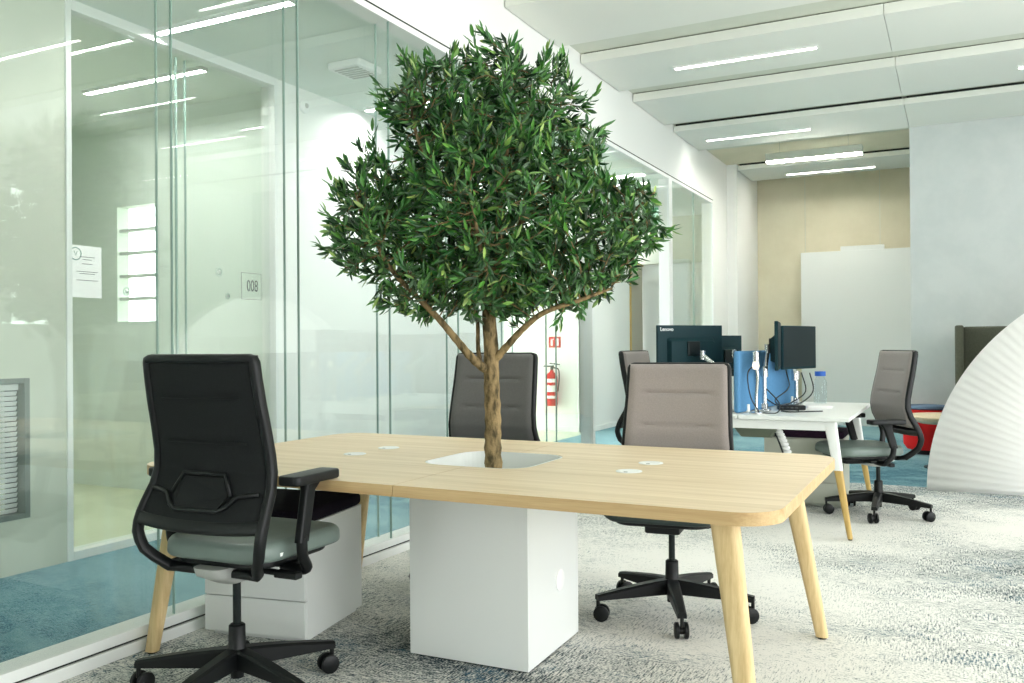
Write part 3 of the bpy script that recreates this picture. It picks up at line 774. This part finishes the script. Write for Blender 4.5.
# ================================================================ CHAIRS
PROF = [(1.118, -.272), (1.05, -.262), (.97, -.247), (.88, -.226), (.80, -.210), (.74, -.206), (.68, -.222), (.62, -.256), (.57, -.280), (.52, -.290), (.47, -.276), (.43, -.248), (.405, -.205)]
def pz(z):
    for (z1, y1), (z0, y0) in zip(PROF, PROF[1:]):
        if z >= z0: return y0 + (y1 - y0) * (z - z0) / (z1 - z0)
    return PROF[-1][1]
WID = [(1.118, .226), (.97, .231), (.80, .238), (.72, .244), (.65, .253), (.58, .262), (.52, .260), (.47, .244), (.43, .21), (.405, .165)]
def wz(z):
    for (z1, y1), (z0, y0) in zip(WID, WID[1:]):
        if z >= z0: return y0 + (y1 - y0) * (z - z0) / (z1 - z0)
    return WID[-1][1]
def sweep_frame(bm, pts, wd, dp):
    """rectangular section; depth axis follows the backrest surface normal"""
    pts = [Vector(p) for p in pts]; rings = []; n = len(pts)
    for i, p in enumerate(pts):
        T = (pts[min(n - 1, i + 1)] - pts[max(0, i - 1)]).normalized()
        z = p.z; dy = (pz(min(1.117, z + .01)) - pz(max(.406, z - .01)))
        Nn = Vector((0, .02, -dy)).normalized()
        Nn = (Nn - T * Nn.dot(T)).normalized(); A = T.cross(Nn).normalized()
        w_ = wd[i] if isinstance(wd, list) else wd; d_ = dp[i] if isinstance(dp, list) else dp
        rings.append([p + A * (q.x) + Nn * (q.y) for q in rrect(w_, d_, min(w_, d_) * .35, 0, 0, 0, 2)])
    loft(bm, rings)
def bow(x, z): return -.022 * (1 - min(1, (x / wz(z)) ** 2))
def panel(bm, z0, z1, inset, off, thick, crease, nx=22, nz=46):
    def P(u, v, o):
        z = z0 + (z1 - z0) * v; hw_ = wz(z) - inset; x = (u * 2 - 1) * hw_
        cr = 0
        for zc in crease:
            if abs(x) < hw_ * .72: cr += math.exp(-((z - zc - .010 * (x / hw_) ** 2) / .0055) ** 2)
        edge = min(1, min(1 - abs(u * 2 - 1), .18) / .10, min(v, 1 - v) / .03 + .1)
        return Vector((x, pz(z) + bow(x, z) + off + (o * max(.25, edge) - cr * .009 * (1 if o > 0 else -1) if o else 0), z))
    grids = []
    for o in (0, thick):
        grids.append([[bm.verts.new(P(i / nx, j / nz, o)) for i in range(nx + 1)] for j in range(nz + 1)])
    for gq in grids:
        for j in range(nz):
            for i in range(nx): bm.faces.new((gq[j][i], gq[j][i + 1], gq[j + 1][i + 1], gq[j + 1][i]))
    a, b_ = grids
    for j in range(nz):
        bm.faces.new((a[j][0], a[j + 1][0], b_[j + 1][0], b_[j][0])); bm.faces.new((a[j][nx], a[j + 1][nx], b_[j + 1][nx], b_[j][nx]))
    for i in range(nx):
        bm.faces.new((a[0][i], a[0][i + 1], b_[0][i + 1], b_[0][i])); bm.faces.new((a[nz][i], a[nz][i + 1], b_[nz][i + 1], b_[nz][i]))
def make_chair(label, loc, heading, dz, arm, m_back, m_seat, spin=0, tagp=False, slide=.07, drop=0, back=0):
    ch = thing('office_chair', label, 'office chair', loc, math.radians(heading - 90), 'swivel office chairs')
    U = dz      # gas lift height
    def sh(bm): bmesh.ops.translate(bm, vec=(0, slide, U), verts=bm.verts[:]); return bm
    def bk(bm): bmesh.ops.translate(bm, vec=(0, slide + back, U - drop), verts=bm.verts[:]); return bm
    # back frame
    bm = B(); zs = [1.10 - .03 * k for k in range(24)]; zs = [z for z in zs if z > .415]
    side = [(wz(z), pz(z), z) for z in zs]
    arc_top = [(wz(1.118) * t_, pz(1.118) + bow(wz(1.1) * t_, 1.1), 1.114) for t_ in (0, .25, .5, .75, .92)] + [(wz(1.1) * .985, pz(1.11), 1.110)]
    arc_bot = [(.19, -.215, .402), (.14, -.195, .394), (.07, -.182, .390), (0, -.178, .389)]
    path = arc_top + side + arc_bot
    loop = [(-x, y, z) for x, y, z in path[::-1]][:-1] + path
    sweep_frame(bm, loop, .028, .038)
    cb = [(wz(.575) * t_, pz(.575) + bow(wz(.575) * t_, .575), .575 - .012 * (1 - t_ * t_)) for t_ in [-1 + k / 8 for k in range(17)]]
    sweep_frame(bm, cb, .045, .030)
    obj('back_frame', bk(bm), M['black'], ch, True, 45)
    bm = B(); panel(bm, .575, 1.106, .012, -.006, -.006, (.985, .835))
    for zc in (.985, .835): tube(bm, [(wz(zc) * q, pz(zc) + bow(wz(zc) * q, zc) - .013, zc) for q in (-.72, -.4, 0, .4, .72)], .004, 6)
    obj('back_mesh', bk(bm), M['black_mesh'], ch, True, 60)
    bm = B(); panel(bm, .60, 1.124, -.005, .010, .022, (.985, .835)); obj('backrest', bk(bm), m_back, ch, True, 60)
    # lumbar loop on the rear
    bm = B(); lp = []
    for x, z in ((-.225, .675), (-.150, .665), (-.118, .632), (-.09, .618), (.09, .618), (.118, .632), (.150, .665), (.225, .675)):
        lp.append((x, pz(z) + bow(x, z) - .020, z))
    tube(bm, lp, .008, 8)
    lp2 = [(x, pz(z) + bow(x, z) - .022, z) for x, z in ((-.125, .665), (-.088, .732), (.088, .732), (.125, .665))]
    tube(bm, lp2, .008, 8)
    o = obj('lumbar_support', bk(bm), M['black'], ch, True)
    bm = B()
    loft(bm, [[Vector((x, pz(z) + bow(x, z) - q, z)) for x, z in ((-.115, .665), (-.083, .722), (.083, .722), (.115, .665), (.09, .626), (-.09, .626))] for q in (.012, .024)])
    obj('lumbar_pad', bk(bm), M['black_mesh'], o)
    # seat
    bm = B()
    rings = []
    sw, sd, e = .50, .485, .031
    for k in range(6):
        a = PI / 2 * k / 5; q = e * .8 * (1 - math.sin(a)); rings.append(rrect(sw - 2 * q, sd - 2 * q, .11 - q, .416 + e * .6 * (1 - math.cos(a)), 0, .02, 7))
    for k in range(1, 6):
        a = PI / 2 * k / 5; q = e * (1 - math.cos(a)); rings.append(rrect(sw - 2 * q, sd - 2 * q, .11 - q, .482 - e * (1 - math.sin(a)), 0, .02, 7))
    for q in (.82, .6, .35, .12): rings.append(rrect((sw - 2 * e) * q, (sd - 2 * e) * q, .076 * q, .482 + .006 * (1 - q * q) - .004 * (1 - q), 0, .02, 7))
    for r_ in rings:
        for v in r_:
            t_ = (v.y + .22) / .485
            v.x *= .90 + .10 * min(1, t_ * 1.6); v.z -= .018 * max(0, t_ - .75) ** 2 * 16 * .5
    loft(bm, rings); obj('seat', sh(bm), m_seat, ch, True, 70)
    if tagp:
        bm = B(); box(bm, .222, .2335, -.125, -.105, .434, .446, .001); obj('white_tag', sh(bm), M['white'], ch)
    bm = B(); slab(bm, .40, .40, .08, .392, .418, 0, .02, e=.008)
    box(bm, -.075, .075, -.14, .15, .350, .394, .01); box(bm, -.21, .21, -.03, .035, .368, .388, .005); obj('seat_pan', sh(bm), M['black'], ch, True, 40)
    bm = B()
    loft(bm, [rrect(.09, .14, .03, .325, 0, -slide), rrect(.12, .22, .04, .345, 0, -.07), rrect(.13, .26, .04, .365, 0, -.09), rrect(.13, .26, .04, .393, 0, -.10)])
    mech = obj('mechanism', sh(bm), M['casting'], ch, True, 50)
    for s in (-1, 1):
        bm = B(); cyl(bm, (s * .05, -.08, .370), (s * .19, -.08, .366), .011, n=10)
        box(bm, min(s * .18, s * .275), max(s * .18, s * .275), -.098, -.062, .352, .376, .005); obj('lever', sh(bm), M['black'], mech)
    # arms
    for s in (-1, 1):
        ax = s * .285
        bm = B()
        tube(bm, chain([(s * .16, -.02, .375), (s * .24, -.03, .372), (s * .275, -.04, .385), (ax, -.075, .43), (ax + s * .003, -.085, .50)], 4), .019, 10)
        pts = [Vector((ax + s * .003, -.085, .48)), Vector((ax, -.045, arm - .06)), Vector((ax, -.03, arm - .028))]
        loft(bm, [[Vector((p.x, p.y, p.z)) + q for q in rrect(w_, d_, .010, 0, 0, 0, 3)] for p, w_, d_ in ((pts[0], .030, .052), (pts[1], .030, .055), (pts[2], .04, .085))])
        a_ = obj('armrest', sh(bm), M['black'], ch, True, 45)
        bm = B(); slab(bm, .088, .245, .022, arm - .032, arm, ax, -.035, e=.008, dome=.002); obj('arm_pad', sh(bm), M['black'], a_, True, 60)
    # gas lift (telescopes with the seat height), base, casters
    bm = B(); cyl(bm, (0, 0, .20), (0, 0, .335 + U), .014, n=20); obj('gas_lift', bm, M['dark_metal'], ch, True, 40)
    bm = B(); lathe(bm, [(0, .055), (.022, .055), (.024, .10), (.045, .105), (.045, .13), (.030, .160), (.028, .235), (.022, .24), (0, .24)], n=24)
    for k in range(5):
        a = math.radians(spin + 72 * k) ; c, s = math.cos(a), math.sin(a); rr = []
        for t_ in (0, .2, .45, .7, .9, 1.0):
            x = .02 + .335 * t_; zt = .158 - .046 * t_ ** 1.3; zb = .092 - .006 * t_ + .002; w_ = .056 - .018 * t_
            rr.append([Vector((x * c - y * s, x * s + y * c, z)) for y, z in ((-w_ / 2, zb), (w_ / 2, zb), (w_ / 2, zt - .008), (w_ / 2 - .008, zt), (-w_ / 2 + .008, zt), (-w_ / 2, zt - .008))])
        loft(bm, rr)
    obj('star_base', bm, M['black'], ch, True, 35)
    for k in range(5):
        a = math.radians(spin + 72 * k); c, s = math.cos(a), math.sin(a); P_ = Vector((.348 * c, .348 * s, 0))
        ta = a + 1.1 + .5 * k; ux, uy = math.cos(ta), math.sin(ta)
        bm = B(); cyl(bm, (P_.x, P_.y, .05), (P_.x, P_.y, .095), .008, n=10)
        w0 = P_ + Vector((-uy * .015, ux * .015, 0))
        for q in (-1, 1):
            c0 = w0 + Vector((ux * .011 * q, uy * .011 * q, .0335)); c1 = c0 + Vector((ux * .017 * q, uy * .017 * q, 0))
            tube(bm, [c0, c0.lerp(c1, .15), c0.lerp(c1, .8), c1], [.031, .0335, .0335, .028], 22)
        cyl(bm, w0 + Vector((-ux * .012, -uy * .012, .0335)), w0 + Vector((ux * .012, uy * .012, .0335)), .016, n=14)
        obj('caster', bm, M['black'], ch, True, 40)
    return ch
make_chair('black mesh-backed office chair seen from behind at the left front of the table', (-2.238, 2.285, 0), 93, .07, .705, M['grey_fab'], M['green_seat'], spin=-14, tagp=True, drop=.022, back=.03)
make_chair('taupe office chair facing the camera behind the right half of the oak table', (-1.14, 3.80, 0), 276, .045, .61, M['taupe'], M['dark_seat'], spin=35, drop=.062)
make_chair('dark grey office chair behind the tree trunk on the far side of the table', (-2.21, 3.98, 0), 272, .03, .655, M['grey_fab'], M['dark_seat'], spin=40)
make_chair('taupe office chair with green seat at the right side of the white desk', (-.50, 6.60, 0), 211, .015, .67, M['taupe'], M['green_seat'], spin=5, slide=.12)
make_chair('pale grey office chair in side view at the left side of the white desk', (-2.02, 6.42, 0), -6, .02, .645, M['taupe'], M['purple'], spin=20)

# ================================================================ WHITE BENCH DESK
DX0, DX1, DY0, DY1 = -1.93, -.59, 5.66, 7.12
dk = thing('bench_desk', 'white bench desk with wood-tipped legs behind the oak table', 'desk', ((DX0 + DX1) / 2, (DY0 + DY1) / 2, 0))
cx, cy = (DX0 + DX1) / 2, (DY0 + DY1) / 2; hw_, hd_ = (DX1 - DX0) / 2, (DY1 - DY0) / 2
bm = B(); box(bm, -hw_, -.006, -hd_, hd_, .715, .74, .003); obj('desktop', bm, M['white_gloss'], dk)
bm = B(); box(bm, .006, hw_, -hd_, hd_, .715, .74, .003); obj('desktop', bm, M['white_gloss'], dk)
bm = B()
for y in (-hd_ + .05, hd_ - .05): box(bm, -hw_ + .09, hw_ - .09, y - .025, y + .025, .655, .712, .004)
for x in (-hw_ + .25, hw_ - .25): box(bm, x - .02, x + .02, -hd_ + .07, hd_ - .07, .665, .712, .003)
obj('frame', bm, M['white_metal'], dk)
for sx in (-1, 1):
    for sy in (-1, 1):
        top = Vector((sx * (hw_ - .115), sy * (hd_ - .05), .712)); bot = Vector((sx * (hw_ - .0), sy * (hd_ - .01), .008)); mid = top.lerp(bot, .42)
        sec = lambda c, w_, d_: [c + q for q in rrect(w_, d_, .012, 0, 0, 0, 3)]
        bm = B(); loft(bm, [sec(top, .075, .05), sec(mid, .052, .045)]); lg = obj('leg', bm, M['white_metal'], dk, True, 40)
        lg['label'] = 'splayed leg, white above and oak below'
        bm = B(); loft(bm, [sec(mid, .050, .043), sec(bot + Vector((0, 0, 0)), .030, .030)]); obj('oak_foot', bm, M['oak_yellow'], lg, True, 40)
        bm = B(); cyl(bm, (bot.x, bot.y, 0), (bot.x, bot.y, .008), .012, n=12); obj('foot_glide', bm, M['black'], lg)
bm = B(); loft(bm, [rrect(.20, .14, .02, .57, .05, -.35), rrect(.40, .22, .02, .712, .05, -.35)]); obj('cable_tray', bm, M['tray'], dk)
bm = B()
spine = chain([(.16, -.35, .66), (.22, -.38, .55), (.27, -.40, .40), (.28, -.40, .22), (.25, -.40, .02)], 6)
for p in spine[:-1]:
    lathe(bm, [(.0, -.012), (.026, -.010), (.030, 0), (.026, .010), (0, .012)], p, 12)
o = obj('cable_spine', bm, M['white'], dk, True, 40)
bm = B(); tube(bm, [p + Vector((-.025, -.02, 0)) for p in spine], .006, 6); obj('cable', bm, M['cable'], o)
pedestal('pale grey cabinet with purple seat cushion below the white desk', -1.30, -.74, 6.72, 7.10, .50, M['purple'], mat('grey_beige_laminate', (186, 190, 176), .45, bump=(40, .02, .001)))
# two cabinets under the desk read as one behind the oak table corner

# blue divider
t = thing('desk_divider', 'blue felt divider screen standing along the middle of the white desk', 'desk divider', (-1.21, 6.42, .742), -.12)
bm = B(); box(bm, -.022, .022, -.66, .62, 0, .405, .018, 3); obj('felt_panel', bm, M['blue_felt'], t, True, 40)
bm = B(); [box(bm, -.03, .03, y - .02, y + .02, -.001, .05, .004) for y in (-.5, .5)]; obj('clamp', bm, M['white_metal'], t)

# monitors
def monitor(label, loc, face_deg, zc, logo=False, h=.32, w=.545):
    """face_deg: compass angle the screen faces"""
    t = thing('monitor', label, 'monitor', loc, math.radians(face_deg + 90), 'desk monitors')
    bm = B(); box(bm, -w / 2, w / 2, -.004, .018, zc - h / 2, zc + h / 2, .004); obj('casing', bm, M['teal_plastic'], t)
    bm = B(); box(bm, -w / 2 + .008, w / 2 - .008, -.0055, -.0038, zc - h / 2 + .018, zc + h / 2 - .008); obj('screen', bm, M['screen'], t)
    bm = B(); loft(bm, [[Vector((p.x, .017, zc - .02 + p.y)) for p in rrect(w * .72, h * .58, .01)], [Vector((p.x, .048, zc - .025 + p.y)) for p in rrect(w * .66, h * .46, .01)]])
    obj('rear_housing', bm, M['teal_plastic'], t)
    bm = B(); box(bm, -.05, .05, .047, .062, zc - .05, zc + .05, .004); obj('mount_plate', bm, M['dark_metal'], t)
    if logo:
        bm = text_bm('Lenovo', .036, .0006)
        bmesh.ops.transform(bm, matrix=Matrix(((-1, 0, 0, w / 2 - .075), (0, 0, 1, .0188), (0, 1, 0, zc + h / 2 - .028), (0, 0, 0, 1))), verts=bm.verts[:])
        obj('brand_lettering', bm, M['white'], t)
    return t
def arm_stand(label, base, elbow, head):
    t = thing('monitor_stand', label, 'monitor arm', base, 0, 'silver monitor arms')  # desk-clamped arm that holds a monitor, not a free stand
    bm = B(); slab(bm, .08, .10, .02, 0, .012, e=.004); box(bm, -.02, .02, -.02, .02, .01, .05, .006); obj('clamp_base', bm, M['silver'], t)
    b0 = Vector(base); e = Vector(elbow) - b0; h_ = Vector(head) - b0
    bm = B(); cyl(bm, (0, 0, .05), (0, 0, e.z + .02), .016, n=14); obj('pole', bm, M['silver'], t, True, 40)
    bm = B(); cyl(bm, (0, 0, e.z - .02), (0, 0, e.z + .04), .025, n=14)
    tube(bm, [(0, 0, e.z), e], [.022, .018], 10); cyl(bm, e - Vector((0, 0, .03)), e + Vector((0, 0, .035)), .023, n=14); obj('lower_arm', bm, M['silver'], t, True, 40)
    bm = B(); tube(bm, [e + Vector((0, 0, .02)), h_], [.020, .016], 10); cyl(bm, h_ - Vector((0, 0, .03)), h_ + Vector((0, 0, .03)), .020, n=14); obj('upper_arm', bm, M['silver'], t, True, 40)
M1 = monitor('large dark teal monitor seen from behind with white maker lettering', (-1.66, 5.98, 0), 142, 1.165, True)
M2 = monitor('second dark monitor left of the blue divider, farther back', (-1.64, 6.85, 0), 160, 1.10, h=.32, w=.5)
M3 = monitor('monitor right of the blue divider seen nearly edge-on', (-1.068, 6.05, 0), 8, 1.18, h=.32, w=.5)
M4_ = monitor('monitor right of the blue divider turned with its dark screen to the camera', (-1.02, 6.60, 0), -18, 1.165, h=.31, w=.50)
arm_stand('silver monitor arm carrying the lettered monitor', (-1.38, 5.92, .742), (-1.40, 5.86, .98), (-1.545, 5.90, 1.12))
arm_stand('silver monitor arm at the left rear of the blue divider', (-1.40, 6.70, .742), (-1.38, 6.62, .98), (-1.53, 6.76, 1.12))
arm_stand('silver monitor arm right of the blue divider, nearest the camera', (-1.165, 6.05, .742), (-1.165, 6.06, 1.0), (-1.14, 6.04, 1.16))
arm_stand('silver monitor arm behind the screen facing the camera', (-1.07, 6.76, .742), (-1.08, 6.75, .95), (-1.085, 6.62, 1.15))
# small lit lamp on the near arm
t = thing('desk_lamp', 'slim silver desk lamp with a glowing bulb before the blue divider', 'desk lamp', (-1.17, 5.80, .741))
bm = B(); lathe(bm, [(0, 0), (.045, 0), (.045, .008), (.012, .014), (0, .014)]); obj('base', bm, M['silver'], t, True, 40)
bm = B(); tube(bm, chain([(0, 0, .01), (.0, .01, .12), (.01, .0, .25), (.0, 0, .30)]), .011, 10); obj('stem', bm, M['silver'], t, True)
bm = B(); lathe(bm, [(0, .285), (.018, .288), (.024, .31), (.018, .335), (0, .34)], n=18); obj('bulb', bm, emis('lamp_bulb', (255, 246, 225), 1.3), t, True)
bm = B(); lathe(bm, [(0, .338), (.022, .338), (.022, .40), (0, .405)], n=18); obj('cap', bm, M['silver'], t, True, 40)
# cables
cab = [[(-1.15, 5.80, .75), (-1.20, 5.78, .85), (-1.22, 5.79, 1.0), (-1.18, 5.83, 1.06)],
       [(-1.12, 6.62, 1.0), (-1.08, 6.5, .88), (-1.14, 6.3, .80), (-1.05, 6.15, .76), (-.95, 6.1, .746)],
       [(-1.02, 6.68, .98), (-.98, 6.6, .85), (-1.05, 6.5, .78), (-1.12, 6.35, .746)],
       [(-.96, 6.66, .98), (-.93, 6.62, .86), (-.97, 6.5, .79), (-1.05, 6.3, .746)],
       [(-1.17, 6.1, 1.0), (-1.20, 6.2, .85), (-1.16, 6.3, .78), (-1.08, 6.3, .746)],
       [(-1.05, 6.02, .746), (-.98, 5.96, .746), (-.90, 6.02, .746), (-.80, 6.1, .746)],
       [(-1.14, 5.82, .746), (-1.05, 5.86, .746), (-1.06, 6.0, .80), (-1.16, 6.05, .9)],
       [(-1.40, 5.90, 1.06), (-1.37, 5.85, .9), (-1.40, 5.80, .80), (-1.45, 5.75, .746)]]
lb = ['black cable looping up the desk lamp', 'black cable hanging from the screen that faces the camera, reaching the dock', 'black cable hanging in a loop behind the dock', 'thin black cable hanging under the right screen', 'black cable curling beside the blue divider', 'short black cable lying on the white desk with a plug end', 'black cable running from the lamp foot to the near arm', 'black cable hanging below the lettered monitor']
for c, l in zip(cab, lb):
    bm = B(); tube(bm, chain(c, 6), .0045, 6); tag(obj('cable', bm, M['cable'], None, True), l, 'cable', 'cables on the white desk')
t = thing('docking_station', 'flat black docking station lying on the white desk under the right screen', 'docking station', (-1.02, 6.22, .741), .3)
bm = B(); box(bm, -.09, .09, -.05, .05, .002, .032, .005); obj('case', bm, M['black'], t)
bm = B(); [box(bm, -.07 + k * .03, -.052 + k * .03, -.0515, -.049, .012, .022) for k in range(4)]; obj('port', bm, M['ink'], t)
t = thing('paper_stack', 'small loose stack of white papers beside the docking station', 'papers', (-.88, 6.45, .741), .2)
for k in range(3):
    bm = B(); box(bm, -.09, .09, -.07, .07, k * .006, k * .006 + .005, M4=Matrix.Rotation(.15 * k, 4, 'Z')); obj('sheet', bm, M['paper'], t)
t = thing('water_bottle', 'clear bottle with blue cap standing at the far end of the white desk', 'bottle', (-.93, 6.98, .741))
bm = B(); lathe(bm, [(0, .001), (.045, .001), (.048, .01), (.048, .16), (.03, .20), (.022, .21), (.022, .22), (0, .22)], n=24); obj('body', bm, M['bottle'], t, True, 50)
bm = B(); lathe(bm, [(0, .205), (.04, .205), (.04, .24), (0, .242)], n=20); obj('cap', bm, M['blue_cap'], t, True, 40)

# ================================================================ PAPER FAN, SOFA, ROUND TABLE
fan = thing('paper_fan', 'giant pleated white paper fan standing on the carpet at the right', 'paper fan', (1.553, 7.86, 0))
bm = B(); R1 = 1.785; r_in = .10; NP = 160; pts_o = []
for layer, dy in ((0, -.004), (1, .004)):
    for k in range(NP + 1):
        a = PI - (PI * 1.0) * k / NP; amp = .0065 if k % 2 else -.0065
        for rr_, am in ((r_in, amp * .12), (R1, amp)):
            pts_o.append(bm.verts.new((rr_ * math.cos(a), am + dy, rr_ * math.sin(a) + .002)))
idx = lambda L_, k, q: pts_o[L_ * (NP + 1) * 2 + k * 2 + q]
for k in range(NP):
    bm.faces.new((idx(0, k, 0), idx(0, k, 1), idx(0, k + 1, 1), idx(0, k + 1, 0)))
    bm.faces.new((idx(1, k, 0), idx(1, k + 1, 0), idx(1, k + 1, 1), idx(1, k, 1)))
    for q in (0, 1): bm.faces.new((idx(0, k, q), idx(0, k + 1, q), idx(1, k + 1, q), idx(1, k, q)))
for k in (0, NP): bm.faces.new((idx(0, k, 0), idx(0, k, 1), idx(1, k, 1), idx(1, k, 0)))
obj('pleated_sheet', bm, M['paper'], fan, True)
bm = B(); box(bm, -.14, .14, -.10, .10, 0, .02, .004); box(bm, -.12, .12, -.02, .02, .02, .12, .01); obj('foot', bm, M['white_metal'], fan)

t = thing('high_back_sofa', 'dark olive grey high-backed sofa half hidden behind the paper fan', 'sofa', (.755, 10.07, 0))
bm = B(); box(bm, -.70, .70, .28, .40, .12, 1.355, .02, 3); obj('backrest', bm, M['olive'], t, True, 50)
for s in (-1, 1):
    bm = B(); box(bm, min(s * .70, s * .78), max(s * .70, s * .78), -.36, .40, .12, 1.36, .02, 3); obj('side_wing', bm, M['olive'], t, True, 50)
bm = B(); box(bm, -.695, .695, -.34, .28, .30, .44, .03, 3); obj('seat', bm, M['olive'], t, True, 50)
bm = B(); box(bm, -.69, .69, -.30, .38, .14, .30, .01); obj('seat_frame', bm, M['olive'], t)
for sx in (-.7, .7):
    for sy in (-.3, .34):
        bm = B(); cyl(bm, (sx, sy, 0), (sx, sy, .14), .015, .02, 12); obj('leg', bm, M['dark_metal'], t)
t = thing('round_table', 'round oak coffee table beside the red stool behind the office chair', 'coffee table', (-.10, 9.30, 0))
bm = B(); lathe(bm, [(0, .425), (.24, .425), (.34, .46), (.36, .49), (.355, .50), (0, .50)], n=40); obj('tabletop', bm, M['oak'], t, True, 35)
bm = B(); cyl(bm, (0, 0, .012), (0, 0, .43), .03, n=20); obj('column', bm, M['black'], t, True, 40)
bm = B(); lathe(bm, [(0, 0), (.20, 0), (.20, .008), (.04, .02), (0, .02)], n=32); obj('base_plate', bm, M['teal_plastic'], t, True, 40)
t = thing('round_stool', 'red upholstered stool with blue-grey top behind the round oak table', 'stool', (-.30, 10.45, 0))
bm = B(); lathe(bm, [(0, .05), (.20, .05), (.235, .10), (.24, .30), (.26, .42), (.25, .47), (.20, .48), (0, .48)], n=36); obj('upholstered_body', bm, M['red'], t, True, 40)
bm = B(); lathe(bm, [(0, .478), (.22, .478), (.235, .49), (.22, .515), (0, .52)], n=36); obj('seat_cushion', bm, M['blue_grey'], t, True, 40)
bm = B(); lathe(bm, [(0, 0), (.16, 0), (.16, .05), (0, .05)], n=30); obj('base', bm, M['black'], t, True, 40)
# ================================================================ LIGHT
w = bpy.data.worlds.new('daylight'); S.world = w; w.use_nodes = True
bg = w.node_tree.nodes['Background']; bg.inputs['Color'].default_value = (.97, .985, 1.0, 1); bg.inputs['Strength'].default_value = 5.5
def portal(loc, rot, sx, sy):
    l = bpy.data.lights.new('window_portal', 'AREA'); l.shape = 'RECTANGLE'; l.size = sx; l.size_y = sy; l.cycles.is_portal = True
    o = bpy.data.objects.new('window_portal', l); COL.objects.link(o); o.location = loc; o.rotation_euler = rot
    o['kind'] = 'helper'
portal((4.55, 2.35, 1.78), (0, math.radians(90), 0), 2.95, 12.7)
S.view_settings.view_transform = 'Standard'; S.view_settings.look = 'None'
S.view_settings.gamma = 1.0; S.view_settings.use_curve_mapping = False
S.view_settings.exposure = 0.38
c = S.cycles
c.max_bounces = 10; c.diffuse_bounces = 5; c.glossy_bounces = 4; c.transparent_max_bounces = 24; c.transmission_bounces = 6
c.sample_clamp_indirect = 6.0; c.use_denoising = True
c.caustics_reflective = False; c.caustics_refractive = False
